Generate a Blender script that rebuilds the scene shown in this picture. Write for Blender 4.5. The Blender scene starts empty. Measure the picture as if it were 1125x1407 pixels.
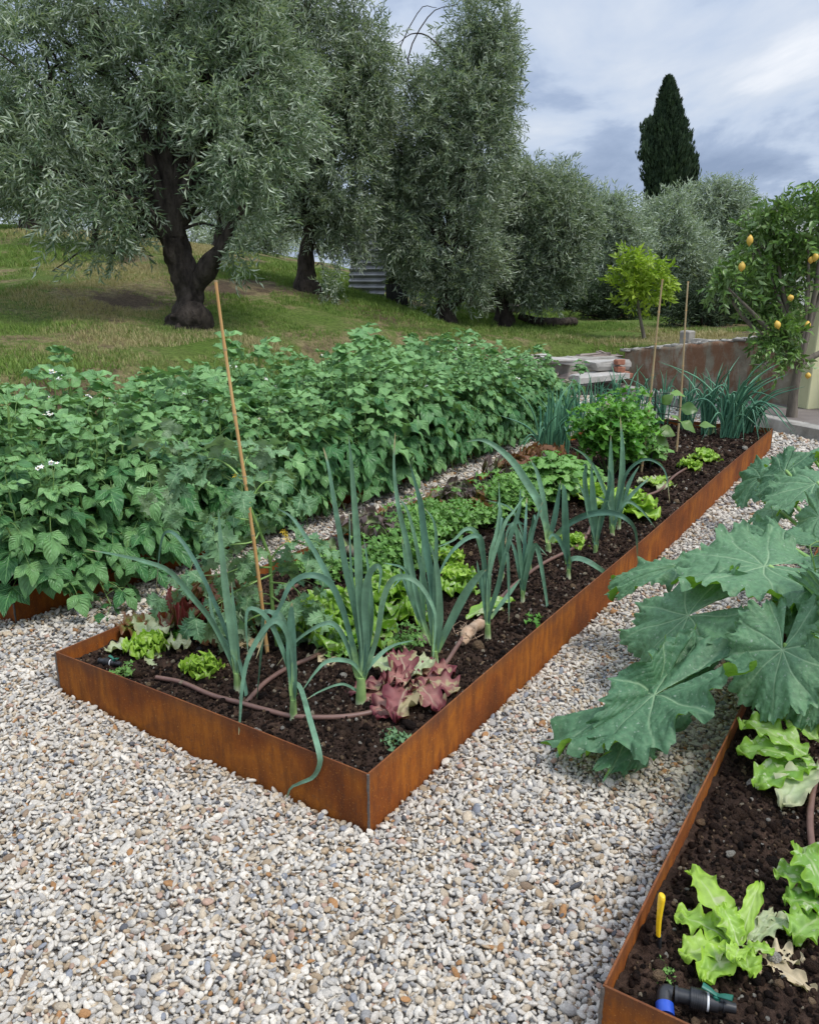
import bpy, math, random
import numpy as np
R = math.radians
rng = np.random.default_rng(7)
random.seed(7)
scene = bpy.context.scene

# ---------------------------------------------------------------- camera
F, CX, CY, H = 1115.0, 562.5, 703.5, 1.5
PT = math.atan((CY - 379) / F)
cam = bpy.data.cameras.new('camera')
cam.sensor_fit = 'HORIZONTAL'; cam.sensor_width = 36.0; cam.lens = 36.0 * F / 1125.0
cam.clip_start = 0.05; cam.clip_end = 2000
camo = bpy.data.objects.new('camera', cam)
scene.collection.objects.link(camo)
camo.location = (0, 0, H); camo.rotation_euler = (R(90) - PT, 0, 0)
scene.camera = camo
scene.view_settings.view_transform = 'Standard'
scene.view_settings.look = 'None'
scene.view_settings.gamma = 1
scene.view_settings.exposure = 0.5

def ray(px, py):
    a = (px - CX) / F; b = -(py - CY) / F
    return np.array([a, math.cos(PT) + b * math.sin(PT), -math.sin(PT) + b * math.cos(PT)])
def P(px, py, z=0.0):
    d = ray(px, py); return np.array([0, 0, H]) + (z - H) / d[2] * d
def D(px, py, y):
    d = ray(px, py); return np.array([0, 0, H]) + y / d[1] * d

# ---------------------------------------------------------------- world: bright overcast sky over a Nishita sky
SUNV = np.array([0.42, -0.30, 0.86]); SUNV /= np.linalg.norm(SUNV)
EL = math.asin(SUNV[2]); AZ = math.atan2(SUNV[0], SUNV[1])
world = bpy.data.worlds.new('World'); scene.world = world; world.use_nodes = True
nt = world.node_tree; nt.nodes.clear()
def N(nt, t, **kw):
    n = nt.nodes.new(t)
    for k, v in kw.items(): setattr(n, k, v)
    return n
def ramp(nt, fac, stops, interp='LINEAR'):
    r = N(nt, 'ShaderNodeValToRGB'); r.color_ramp.interpolation = interp
    els = r.color_ramp.elements
    while len(els) < len(stops): els.new(0.5)
    for e, (p, c) in zip(els, stops):
        e.position = p; e.color = (c[0], c[1], c[2], 1) if hasattr(c, '__len__') else (c, c, c, 1)
    nt.links.new(fac, r.inputs[0]); return r.outputs[0]
def math_(nt, op, a, b=None, clamp=False):
    m = N(nt, 'ShaderNodeMath', operation=op, use_clamp=clamp)
    for i, v in enumerate((a, b)):
        if v is None: continue
        if hasattr(v, 'node'): nt.links.new(v, m.inputs[i])
        else: m.inputs[i].default_value = v
    return m.outputs[0]
def mix(nt, fac, a, b, blend='MIX'):
    m = N(nt, 'ShaderNodeMix', data_type='RGBA', blend_type=blend)
    for s, v in ((m.inputs[0], fac), (m.inputs[6], a), (m.inputs[7], b)):
        if hasattr(v, 'node'): nt.links.new(v, s)
        elif hasattr(v, '__len__'): s.default_value = (v[0], v[1], v[2], 1)
        else: s.default_value = v
    return m.outputs[2]
def noise(nt, vec, scale, detail=3, rough=0.5, dist=0.0, out=0):
    n = N(nt, 'ShaderNodeTexNoise')
    n.inputs['Scale'].default_value = scale; n.inputs['Detail'].default_value = detail
    n.inputs['Roughness'].default_value = rough; n.inputs['Distortion'].default_value = dist
    if vec is not None: nt.links.new(vec, n.inputs['Vector'])
    return n.outputs[out]
SKX, SKY_ = 4.8, 3.9
sky = N(nt, 'ShaderNodeTexSky', sky_type='NISHITA'); sky.sun_disc = False
sky.sun_elevation = EL; sky.sun_rotation = AZ
bg1 = N(nt, 'ShaderNodeBackground'); nt.links.new(sky.outputs[0], bg1.inputs[0]); bg1.inputs[1].default_value = 0.08
tc = N(nt, 'ShaderNodeTexCoord'); sep = N(nt, 'ShaderNodeSeparateXYZ'); nt.links.new(tc.outputs['Generated'], sep.inputs[0])
zz = math_(nt, 'ADD', math_(nt, 'MAXIMUM', sep.outputs[2], 0.0), 0.16)
cb = N(nt, 'ShaderNodeCombineXYZ')
nt.links.new(math_(nt, 'DIVIDE', sep.outputs[0], zz), cb.inputs[0]); nt.links.new(math_(nt, 'DIVIDE', sep.outputs[1], zz), cb.inputs[1])
mp = N(nt, 'ShaderNodeMapping'); nt.links.new(cb.outputs[0], mp.inputs[0])
mp.inputs['Scale'].default_value = (1.0, 0.62, 1); mp.inputs['Rotation'].default_value = (0, 0, R(28)); mp.inputs['Location'].default_value = (SKX, SKY_, 0)
cl = noise(nt, mp.outputs[0], 1.5, 7, 0.55, 0.35)
cl2 = noise(nt, mp.outputs[0], 0.45, 3, 0.5, 0.4)
cc = math_(nt, 'ADD', math_(nt, 'MULTIPLY', cl, 0.7), math_(nt, 'MULTIPLY', cl2, 0.3))
ccol = ramp(nt, cc, [(0.34, (0.84, 0.86, 0.90)), (0.44, (0.60, 0.66, 0.76)), (0.505, (0.50, 0.58, 0.72)), (0.55, (0.35, 0.43, 0.59)), (0.64, (0.24, 0.31, 0.46))])
grad = ramp(nt, sep.outputs[2], [(0.0, 0.80), (0.30, 0.86), (0.55, 1.3), (1.0, 1.85)])
bg2 = N(nt, 'ShaderNodeBackground'); nt.links.new(mix(nt, 1.0, ccol, grad, 'MULTIPLY'), bg2.inputs[0]); bg2.inputs[1].default_value = 1.0
mx = N(nt, 'ShaderNodeMixShader'); mx.inputs[0].default_value = 0.9
nt.links.new(bg1.outputs[0], mx.inputs[1]); nt.links.new(bg2.outputs[0], mx.inputs[2])
wo = N(nt, 'ShaderNodeOutputWorld'); nt.links.new(mx.outputs[0], wo.inputs[0])
# ---------------------------------------------------------------- sun, softened by cloud
sun = bpy.data.lights.new('sun', 'SUN'); sun.energy = 2.0; sun.angle = R(17); sun.color = (1.0, 0.96, 0.9)
suno = bpy.data.objects.new('sun', sun); scene.collection.objects.link(suno)
from mathutils import Vector
suno.rotation_euler = Vector(SUNV).to_track_quat('Z', 'Y').to_euler()

# ---------------------------------------------------------------- bed coordinates
C0 = np.array([-0.1132, 1.9318, 0.0]); U = np.array([0.5394, 0.8420, 0.0]); V = np.array([-0.8420, 0.5394, 0.0]); Z = np.array([0, 0, 1.0])
def B(s, t, z=0.0): return C0 + s * U + t * V + z * Z
def ST(p):
    q = np.asarray(p) - C0; return q @ U, q @ V
def ang_to_bed(): return math.atan2(U[1], U[0])

# ---------------------------------------------------------------- numpy helpers
def nrm(a):
    a = np.asarray(a, float); l = np.linalg.norm(a, axis=-1, keepdims=True); return a / np.maximum(l, 1e-9)
def frames(d, n):
    """columns x,y,z ; y along d, z near n. d,n (M,3)"""
    y = nrm(d); x = nrm(np.cross(y, n)); z = np.cross(x, y)
    return np.stack([x, y, z], axis=-1)
_h = np.random.default_rng(99).random((64, 64, 64)).astype(np.float32)
def vnoise(p):
    p = np.asarray(p, float); i = np.floor(p).astype(int); f = p - i; f = f * f * (3 - 2 * f)
    r = 0
    for dx in (0, 1):
        for dy in (0, 1):
            for dz in (0, 1):
                w = (f[..., 0] if dx else 1 - f[..., 0]) * (f[..., 1] if dy else 1 - f[..., 1]) * (f[..., 2] if dz else 1 - f[..., 2])
                r = r + w * _h[(i[..., 0] + dx) % 64, (i[..., 1] + dy) % 64, (i[..., 2] + dz) % 64]
    return r - 0.5
def fbm(p, o=4, g=0.5):
    p = np.asarray(p, float); r = 0; a = 1.0
    for k in range(o):
        r = r + a * vnoise(p + 17.3 * k); p = p * 2.03; a *= g
    return r
def smooth_path(pts, n):
    """Catmull-Rom through pts (k,d), n samples"""
    p = np.asarray(pts, float)
    if len(p) == 2: return p[0] + (p[1] - p[0]) * np.linspace(0, 1, n)[:, None]
    q = np.vstack([2 * p[0] - p[1], p, 2 * p[-1] - p[-2]])
    seg = len(p) - 1; u = np.linspace(0, seg - 1e-6, n); i = u.astype(int); f = (u - i)[:, None]
    a, b, c, d = q[i], q[i + 1], q[i + 2], q[i + 3]
    return 0.5 * ((2 * b) + (c - a) * f + (2 * a - 5 * b + 4 * c - d) * f ** 2 + (3 * b - a - 3 * c + d) * f ** 3)

class MB:
    def __init__(s): s.v = []; s.f = []; s.uv = []; s.a = []; s.m = []; s.n = 0
    def add(s, v, f, uv=None, rnd=0.0, vein=0.0, edge=0.0, mi=0):
        v = np.asarray(v, float).reshape(-1, 3); k = len(v)
        if k == 0: return s
        uv = np.zeros((k, 2)) if uv is None else np.asarray(uv, float).reshape(-1, 2)
        a = np.empty((k, 3)); a[:, 0] = rnd; a[:, 1] = vein; a[:, 2] = edge
        f = np.asarray(f, int)
        s.v.append(v); s.uv.append(uv); s.a.append(a); s.f.append(f + s.n); s.m.append(np.full(len(f), mi)); s.n += k
        return s
    def stamp(s, tv, tf, tuv, M, pos, scale, rnd, vein=0.0, edge=0.0, mi=0):
        """tv (n,3), M (k,3,3), pos (k,3), scale (k,) or (k,3), rnd (k,)"""
        k, n = len(pos), len(tv)
        if k == 0: return s
        scale = np.asarray(scale, float)
        if scale.ndim == 1: scale = np.repeat(scale[:, None], 3, 1)
        loc = tv[None] * scale[:, None, :]
        w = np.einsum('kij,knj->kni', M, loc) + pos[:, None]
        f = (np.asarray(tf)[None] + (np.arange(k) * n)[:, None, None]).reshape(-1, np.asarray(tf).shape[1])
        uv = np.tile(tuv, (k, 1))
        ve = np.tile(np.broadcast_to(vein, (n,)), k); ed = np.tile(np.broadcast_to(edge, (n,)), k)
        return s.add(w.reshape(-1, 3), f, uv, np.repeat(np.broadcast_to(rnd, (k,)), n), ve, ed, mi)
    def mesh(s, name, mats, smooth=True):
        me = bpy.data.meshes.new(name)
        v = np.vstack(s.v); sizes = np.concatenate([np.full(len(f), f.shape[1]) for f in s.f])
        li = np.concatenate([f.ravel() for f in s.f]).astype(np.int32)
        me.vertices.add(len(v)); me.vertices.foreach_set('co', v.astype(np.float32).ravel())
        me.loops.add(len(li)); me.loops.foreach_set('vertex_index', li)
        me.polygons.add(len(sizes)); st = np.concatenate([[0], np.cumsum(sizes)[:-1]]).astype(np.int32)
        me.polygons.foreach_set('loop_start', st)
        me.polygons.foreach_set('material_index', np.concatenate(s.m).astype(np.int32))
        me.polygons.foreach_set('use_smooth', np.full(len(sizes), smooth))
        uvl = me.uv_layers.new(name='UVMap'); uvl.data.foreach_set('uv', np.vstack(s.uv)[li].astype(np.float32).ravel())
        a = np.vstack(s.a)
        for j, nm in enumerate(('rnd', 'vein', 'edge')):
            at = me.attributes.new(nm, 'FLOAT', 'POINT'); at.data.foreach_set('value', a[:, j].astype(np.float32))
        for m in (mats if isinstance(mats, (list, tuple)) else [mats]): me.materials.append(m)
        me.update(calc_edges=True)
        return me
    def build(s, name, mats, parent=None, smooth=True, loc=None):
        """world-space geometry; a parented part keeps its geometry relative to the parent"""
        off = np.zeros(3)
        if parent is not None: off = np.array(parent['_o'])
        elif loc is not None: off = np.asarray(loc, float)
        s.v = [x - off for x in s.v]
        o = bpy.data.objects.new(name, s.mesh(name, mats, smooth)); scene.collection.objects.link(o)
        if parent is not None: o.parent = parent
        else: o.location = off
        o['_o'] = [float(x) for x in off]
        return o
def thing(name, loc, label, cat, group=None):
    o = bpy.data.objects.new(name, None); o.empty_display_size = 0.05; scene.collection.objects.link(o)
    o.location = loc; o['_o'] = [float(x) for x in loc]
    return tag(o, label, cat, group)
def tag(o, label=None, cat=None, group=None, kind=None):
    if label: o['label'] = label
    if cat: o['category'] = cat
    if group: o['group'] = group
    if kind: o['kind'] = kind
    return o
def dup(root, loc, rz=0, sc=1.0, label=None, group=None):
    r = root.copy(); scene.collection.objects.link(r); r.location = loc; r.rotation_euler = (0, 0, rz); r.scale = (sc, sc, sc) if not hasattr(sc, '__len__') else sc
    if label: r['label'] = label
    if group: r['group'] = group
    for ch in list(root.children):
        c = ch.copy(); scene.collection.objects.link(c); c.parent = r
    return r

def tube(mb, pts, rad, seg=8, n=None, rough=0.0, cap=True, rnd=0.0, mi=0, squash=1.0, edge=0.0):
    p = np.asarray(pts, float)
    if hasattr(rad, '__len__') and len(rad) != len(p): rad = np.interp(np.linspace(0, 1, len(p)), np.linspace(0, 1, len(rad)), rad)
    if n: 
        rr = np.interp(np.linspace(0, 1, n), np.linspace(0, 1, len(p)), np.broadcast_to(rad, (len(p),))); p = smooth_path(p, n); rad = rr
    rad = np.broadcast_to(np.asarray(rad, float), (len(p),))
    t = nrm(np.gradient(p, axis=0)); ref = np.array([0.0, 0, 1]) if abs(t[0][2]) < 0.9 else np.array([1.0, 0, 0])
    fr = []; x = nrm(np.cross(t[0], ref))
    for i in range(len(p)):
        x = nrm(x - t[i] * (x @ t[i])); fr.append((x, np.cross(t[i], x)))
    th = np.linspace(0, 2 * np.pi, seg, endpoint=False)
    v = np.array([p[i] + rad[i] * (np.cos(th)[:, None] * fr[i][0] + squash * np.sin(th)[:, None] * fr[i][1]) for i in range(len(p))])
    if rough:
        nn = fbm(v * np.array([6, 6, 2.2]), 3) + (.5 * fbm(v * np.array([17, 17, 6]), 3) if seg > 20 else 0); v = p[:, None] + (v - p[:, None]) * (1 + rough * nn[..., None])
    L = np.concatenate([[0], np.cumsum(np.linalg.norm(np.diff(p, axis=0), axis=1))])
    uv = np.stack([np.broadcast_to(th / 6.283, (len(p), seg)), np.broadcast_to(L[:, None], (len(p), seg))], -1)
    i = np.arange(len(p) - 1)[:, None] * seg; j = np.arange(seg)[None]; j2 = (j + 1) % seg
    f = np.stack([i + j, i + j2, i + seg + j2, i + seg + j], -1).reshape(-1, 4)
    mb.add(v.reshape(-1, 3), f, uv.reshape(-1, 2), rnd=rnd, edge=edge, mi=mi)
    if cap and seg >= 3:
        for k in (0, len(p) - 1):
            ring = v[k]; c = ring.mean(0); vv = np.vstack([ring, c]); jj = np.arange(seg)
            ff = np.stack([jj, (jj + 1) % seg, np.full(seg, seg)], -1)
            if k == 0: ff = ff[:, ::-1]
            mb.add(vv, ff, rnd=rnd, mi=mi)
    return mb
def box(mb, c, sx, sy, sz, ax=None, ay=None, mi=0, rnd=0.0, bev=0.0, jit=0.0):
    """box centred at c, half sizes sx,sy,sz; bevelled when bev>0"""
    ax = np.array([1.0, 0, 0]) if ax is None else nrm(ax); ay = np.array([0, 1.0, 0]) if ay is None else nrm(ay); az = nrm(np.cross(ax, ay))
    A = np.stack([ax, ay, az], -1); c = np.asarray(c, float)
    if bev <= 0:
        v = np.array([[x, y, z] for z in (-1, 1) for y in (-1, 1) for x in (-1, 1)], float) * [sx, sy, sz]
        f = [[0, 2, 3, 1], [4, 5, 7, 6], [0, 1, 5, 4], [2, 6, 7, 3], [0, 4, 6, 2], [1, 3, 7, 5]]
        if jit: v = v + rng.normal(0, jit, v.shape)
        mb.add(v @ A.T + c, f, rnd=rnd, mi=mi); return mb
    vs = []; 
    def ring(z, k): return [[x * (sx - k), y * (sy - k), z] for x, y in ((-1, -1), (1, -1), (1, 1), (-1, 1))]
    def oct_(z, k):
        out = []
        for x, y in ((-1, -1), (1, -1), (1, 1), (-1, 1)):
            a = [x * sx, y * (sy - k), z]; b = [x * (sx - k), y * sy, z]
            out += [a, b] if (x * y < 0) == False and x < 0 or (x > 0 and y > 0) else [b, a]
        return out
    pts = [(-sx, -sy + bev), (-sx + bev, -sy), (sx - bev, -sy), (sx, -sy + bev), (sx, sy - bev), (sx - bev, sy), (-sx + bev, sy), (-sx, sy - bev)]
    for z, k in ((-sz, bev), (-sz + bev, 0), (sz - bev, 0), (sz, bev)):
        for x, y in pts:
            fx = (sx - k) / sx; fy = (sy - k) / sy; vs.append([x * fx, y * fy, z])
    v = np.array(vs, float)
    if jit: v = v + rng.normal(0, jit, v.shape)
    f = []
    q = [[8 * r + j, 8 * r + (j + 1) % 8, 8 * (r + 1) + (j + 1) % 8, 8 * (r + 1) + j] for r in range(3) for j in range(8)]
    v = v @ A.T + c
    mb.add(v, q, rnd=rnd, mi=mi)
    mb.add(v[:8][::-1], [list(range(8))], rnd=rnd, mi=mi); mb.add(v[24:], [list(range(8))], rnd=rnd, mi=mi)
    return mb

# ---------------------------------------------------------------- materials
def new_mat(name):
    m = bpy.data.materials.new(name); m.use_nodes = True; n = m.node_tree; n.nodes.clear()
    out = N(n, 'ShaderNodeOutputMaterial'); bs = N(n, 'ShaderNodeBsdfPrincipled'); n.links.new(bs.outputs[0], out.inputs[0])
    return m, n, bs, out
def attr(n, name, out='Fac', typ='GEOMETRY'):
    a = N(n, 'ShaderNodeAttribute', attribute_name=name, attribute_type=typ); return a.outputs[out]
def bump(n, bs, h, strength, dist=0.01):
    b = N(n, 'ShaderNodeBump'); b.inputs['Strength'].default_value = strength; b.inputs['Distance'].default_value = dist
    n.links.new(h, b.inputs['Height']); n.links.new(b.outputs[0], bs.inputs['Normal']); return b
def setv(n, s, v):
    if hasattr(v, 'node'): n.links.new(v, s)
    else: s.default_value = v
def leaf_mat(name, c1, c2, veinc=None, edgec=None, backc=None, rough=0.5, trans=0.25, side=0, nscale=40, bumps=0.3, spots=None, spec=0.4):
    m, n, bs, out = new_mat(name)
    pos = N(n, 'ShaderNodeTexCoord').outputs['Object']
    col = mix(n, attr(n, 'rnd'), c1, c2)
    nz = noise(n, pos, nscale, 3)
    col = mix(n, 1.0, col, ramp(n, nz, [(0.3, 0.8), (0.7, 1.18)]), 'MULTIPLY')
    hgt = nz
    if edgec is not None: col = mix(n, ramp(n, math_(n, 'ADD', attr(n, 'edge'), math_(n, 'MULTIPLY', math_(n, 'SUBTRACT', nz, 0.5), 0.6)), [(0.25, 0.0), (0.75, 1.0)]), col, edgec)
    if spots is not None: col = mix(n, ramp(n, noise(n, pos, spots[1], 2), [(spots[2], 0.0), (spots[2] + 0.06, 1.0)]), col, spots[0])
    if veinc is not None:
        vf = attr(n, 'vein')
        if side:
            uv = N(n, 'ShaderNodeUVMap', uv_map='UVMap'); sp = N(n, 'ShaderNodeSeparateXYZ'); n.links.new(uv.outputs[0], sp.inputs[0])
            au = math_(n, 'ABSOLUTE', math_(n, 'SUBTRACT', sp.outputs[0], 0.5))
            mid = math_(n, 'LESS_THAN', au, 0.03)
            ph = math_(n, 'FRACT', math_(n, 'MULTIPLY', math_(n, 'SUBTRACT', sp.outputs[1], math_(n, 'MULTIPLY', au, 0.75)), side))
            sv = ramp(n, ph, [(0.0, 1.0), (0.10, 0.0), (0.90, 0.0), (1.0, 1.0)])
            pil = math_(n, 'PINGPONG', ph, 0.5)
            vf = math_(n, 'MAXIMUM', math_(n, 'MULTIPLY', sv, 0.55), mid)
            hgt = math_(n, 'ADD', math_(n, 'MULTIPLY', pil, 1.6), math_(n, 'MULTIPLY', nz, 0.5))
        col = mix(n, vf, col, veinc)
    if backc is not None:
        gm = N(n, 'ShaderNodeNewGeometry'); col = mix(n, gm.outputs['Backfacing'], col, backc)
    n.links.new(col, bs.inputs['Base Color']); bs.inputs['Roughness'].default_value = rough
    bs.inputs['Specular IOR Level'].default_value = spec
    if bumps: bump(n, bs, hgt, bumps, 0.004)
    if trans > 0:
        tr = N(n, 'ShaderNodeBsdfTranslucent'); n.links.new(mix(n, 1.0, col, (1.0, 1.15, 0.45), 'MULTIPLY'), tr.inputs[0])
        ms = N(n, 'ShaderNodeMixShader'); ms.inputs[0].default_value = trans
        n.links.new(bs.outputs[0], ms.inputs[1]); n.links.new(tr.outputs[0], ms.inputs[2]); n.links.new(ms.outputs[0], out.inputs[0])
    return m
def plain_mat(name, c1, c2, scale=20, rough=0.6, b=0.2, bd=0.01, detail=4, metal=0.0, stretch=None, spec=0.5):
    m, n, bs, out = new_mat(name)
    vec = N(n, 'ShaderNodeTexCoord').outputs['Object']
    if stretch:
        mpn = N(n, 'ShaderNodeMapping'); n.links.new(vec, mpn.inputs[0]); mpn.inputs['Scale'].default_value = stretch; vec = mpn.outputs[0]
    nz = noise(n, vec, scale, detail, 0.6)
    col = mix(n, ramp(n, nz, [(0.3, 0.0), (0.7, 1.0)]), c1, c2)
    n.links.new(col, bs.inputs['Base Color']); bs.inputs['Roughness'].default_value = rough; bs.inputs['Metallic'].default_value = metal
    bs.inputs['Specular IOR Level'].default_value = spec
    if b: bump(n, bs, nz, b, bd)
    return m

MT = {}
MT['olive_leaf'] = leaf_mat('olive_leaf', (0.065, 0.130, 0.060), (0.27, 0.35, 0.20), backc=(0.44, 0.51, 0.39), rough=0.42, trans=0.18, nscale=3, bumps=0)
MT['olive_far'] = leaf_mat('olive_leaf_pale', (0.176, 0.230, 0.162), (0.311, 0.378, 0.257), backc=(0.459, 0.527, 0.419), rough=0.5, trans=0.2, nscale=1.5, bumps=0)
MT['olive_dark'] = leaf_mat('olive_leaf_dark', (0.070, 0.125, 0.062), (0.26, 0.32, 0.195), backc=(0.42, 0.48, 0.37), rough=0.45, trans=0.18, nscale=2, bumps=0)
MT['twig'] = plain_mat('twig', (0.10, 0.09, 0.07), (0.2, 0.18, 0.14), 15, 0.8, 0)
MT['bark'] = plain_mat('bark', (0.014, 0.011, 0.009), (0.10, 0.080, 0.065), 13, 0.95, 1.0, 0.06, 10, stretch=(1, 1, 0.4), spec=0.15)
MT['bark_pale'] = plain_mat('bark_pale', (0.10, 0.085, 0.065), (0.22, 0.19, 0.15), 14, 0.9, 0.6, 0.02, 6, stretch=(1, 1, 0.3))
MT['cypress'] = leaf_mat('cypress_leaf', (0.015, 0.035, 0.016), (0.044, 0.077, 0.031), rough=0.7, trans=0.05, nscale=2, bumps=0)
MT['lime_leaf'] = leaf_mat('lime_leaf', (0.22, 0.34, 0.035), (0.44, 0.56, 0.07), rough=0.45, trans=0.35, nscale=5, bumps=0)
MT['lemon_leaf'] = leaf_mat('lemon_leaf', (0.063, 0.140, 0.028), (0.182, 0.308, 0.063), backc=(0.182, 0.280, 0.098), rough=0.35, trans=0.2, nscale=5, bumps=0)
MT['lemon'] = plain_mat('lemon_peel', (0.66, 0.38, 0.05), (0.76, 0.52, 0.10), 14, 0.5, 0.3, 0.002)
MT['potato'] = leaf_mat('potato_leaf', (0.045, 0.155, 0.045), (0.24, 0.44, 0.16), veinc=(0.16, 0.35, 0.12), backc=(0.22, 0.36, 0.19), rough=0.45, trans=0.22, side=6, nscale=25, bumps=0.8, spec=0.45)
MT['stem'] = plain_mat('green_stem', (0.12, 0.22, 0.05), (0.22, 0.34, 0.10), 20, 0.5, 0)
MT['petal'] = plain_mat('white_petal', (0.78, 0.78, 0.76), (0.85, 0.85, 0.82), 60, 0.6, 0)
MT['yellow_petal'] = plain_mat('yellow_petal', (0.75, 0.5, 0.02), (0.85, 0.62, 0.04), 60, 0.6, 0)
MT['leek'] = leaf_mat('leek_leaf', (0.075, 0.175, 0.125), (0.19, 0.34, 0.21), veinc=(0.45, 0.38, 0.2), edgec=(0.36, 0.56, 0.20), rough=0.42, trans=0.12, nscale=30, bumps=0.2, backc=(0.19, 0.33, 0.22))
def ribs(m):
    n = m.node_tree; bs = [x for x in n.nodes if x.type == 'BSDF_PRINCIPLED'][0]; uv = N(n, 'ShaderNodeUVMap', uv_map='UVMap'); sp = N(n, 'ShaderNodeSeparateXYZ'); n.links.new(uv.outputs[0], sp.inputs[0])
    st = math_(n, 'PINGPONG', math_(n, 'MULTIPLY', sp.outputs[0], 11), 0.5); pos = N(n, 'ShaderNodeTexCoord').outputs['Object']
    bl = noise(n, pos, 14, 4, .6); lk = bs.inputs['Base Color'].links[0].from_socket
    c = mix(n, 1.0, lk, ramp(n, math_(n, 'ADD', math_(n, 'MULTIPLY', st, .35), bl), [(.35, .68), (.85, 1.35)]), 'MULTIPLY'); n.links.new(c, bs.inputs['Base Color'])
    b = [x for x in n.nodes if x.type == 'BUMP'][0]; n.links.new(st, b.inputs['Height']); b.inputs['Strength'].default_value = .5; b.inputs['Distance'].default_value = .002
ribs(MT['leek'])
MT['leek_shaft'] = leaf_mat('leek_shaft', (0.26, 0.40, 0.14), (0.34, 0.46, 0.20), edgec=(0.62, 0.66, 0.42), rough=0.35, trans=0.1, nscale=30, bumps=0.1)
MT['onion'] = leaf_mat('onion_leaf', (0.061, 0.189, 0.115), (0.135, 0.311, 0.176), rough=0.4, trans=0.1, nscale=20, bumps=0)
MT['squash'] = leaf_mat('squash_leaf', (0.070, 0.170, 0.085), (0.155, 0.295, 0.145), veinc=(0.30, 0.44, 0.25), backc=(0.20, 0.38, 0.05), rough=0.55, trans=0.22, nscale=55, bumps=1.0, spots=((0.26, 0.35, 0.25), 90, 0.66), spec=0.35)
MT['squash_stalk'] = plain_mat('squash_stalk', (0.17, 0.32, 0.07), (0.30, 0.46, 0.14), 30, 0.45, 0.4, 0.004)
MT['tomato'] = leaf_mat('tomato_leaf', (0.080, 0.19, 0.085), (0.20, 0.35, 0.16), veinc=(0.27, 0.40, 0.22), backc=(0.26, 0.37, 0.22), rough=0.55, trans=0.2, side=5, nscale=40, bumps=0.5)
MT['parsley'] = leaf_mat('parsley_leaf', (0.103, 0.241, 0.046), (0.230, 0.425, 0.103), rough=0.45, trans=0.3, nscale=30, bumps=0.2)
MT['celery'] = leaf_mat('celery_leaf', (0.065, 0.208, 0.026), (0.169, 0.377, 0.052), rough=0.4, trans=0.25, nscale=30, bumps=0.2)
MT['basil'] = leaf_mat('basil_leaf', (0.099, 0.253, 0.044), (0.220, 0.418, 0.099), veinc=(0.275, 0.462, 0.154), rough=0.35, trans=0.25, side=5, nscale=30, bumps=0.5)
MT['lime_lettuce'] = leaf_mat('lime_lettuce', (0.17, 0.33, 0.035), (0.36, 0.53, 0.10), veinc=(0.55, 0.62, 0.33), edgec=(0.33, 0.52, 0.06), rough=0.4, trans=0.25, nscale=28, bumps=0.8, spots=((0.46, 0.52, 0.24), 22, 0.62))
MT['green_lettuce'] = leaf_mat('green_lettuce', (0.16, 0.34, 0.05), (0.32, 0.50, 0.12), veinc=(0.5, 0.58, 0.3), edgec=(0.24, 0.42, 0.05), rough=0.4, trans=0.3, nscale=40, bumps=0.4, spots=((0.45, 0.55, 0.28), 45, 0.58))
MT['olive_lettuce'] = leaf_mat('bronze_lettuce', (0.13, 0.17, 0.03), (0.20, 0.23, 0.05), veinc=(0.30, 0.34, 0.12), edgec=(0.22, 0.10, 0.045), rough=0.4, trans=0.25, nscale=40, bumps=0.4)
MT['dark_lettuce'] = leaf_mat('dark_bronze_lettuce', (0.14, 0.20, 0.06), (0.24, 0.32, 0.12), veinc=(0.36, 0.44, 0.22), edgec=(0.12, 0.085, 0.075), rough=0.45, trans=0.2, nscale=40, bumps=0.4)
MT['red_lettuce'] = leaf_mat('red_lettuce', (0.17, 0.16, 0.035), (0.24, 0.20, 0.05), veinc=(0.3, 0.28, 0.1), edgec=(0.20, 0.035, 0.03), rough=0.35, trans=0.25, nscale=40, bumps=0.4)
MT['rose_lettuce'] = leaf_mat('rose_wilted_lettuce', (0.24, 0.085, 0.080), (0.34, 0.17, 0.13), veinc=(0.44, 0.36, 0.24), edgec=(0.15, 0.03, 0.04), rough=0.6, trans=0.12, nscale=28, bumps=0.9, spots=((0.36, 0.30, 0.16), 16, 0.56))
MT['pale_leaf'] = leaf_mat('pale_wilted_leaf', (0.36, 0.44, 0.22), (0.50, 0.54, 0.34), veinc=(0.58, 0.6, 0.44), edgec=(0.40, 0.42, 0.24), rough=0.5, trans=0.2, nscale=35, bumps=0.4)
MT['dry_leaf'] = leaf_mat('dry_leaf', (0.42, 0.32, 0.18), (0.55, 0.46, 0.30), veinc=(0.6, 0.52, 0.38), rough=0.7, trans=0.15, nscale=35, bumps=0.4)
MT['bamboo'] = plain_mat('bamboo', (0.50, 0.27, 0.09), (0.64, 0.40, 0.17), 25, 0.5, 0.2, 0.003, stretch=(1, 1, 0.1))
MT['bamboo_old'] = plain_mat('bamboo_weathered', (0.34, 0.23, 0.11), (0.48, 0.36, 0.20), 25, 0.6, 0.2, 0.003, stretch=(1, 1, 0.1))
MT['hose'] = plain_mat('brown_hose', (0.13, 0.07, 0.055), (0.19, 0.105, 0.08), 30, 0.5, 0.1, 0.002)
MT['black_plastic'] = plain_mat('black_plastic', (0.012, 0.013, 0.014), (0.03, 0.03, 0.032), 60, 0.4, 0.1, 0.001)
MT['green_plastic'] = plain_mat('green_plastic', (0.01, 0.10, 0.07), (0.02, 0.15, 0.10), 60, 0.4, 0)
MT['blue_plastic'] = plain_mat('blue_plastic', (0.01, 0.05, 0.35), (0.02, 0.08, 0.45), 60, 0.4, 0)
MT['white_plastic'] = plain_mat('white_plastic', (0.6, 0.62, 0.62), (0.75, 0.77, 0.77), 60, 0.4, 0)
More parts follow.
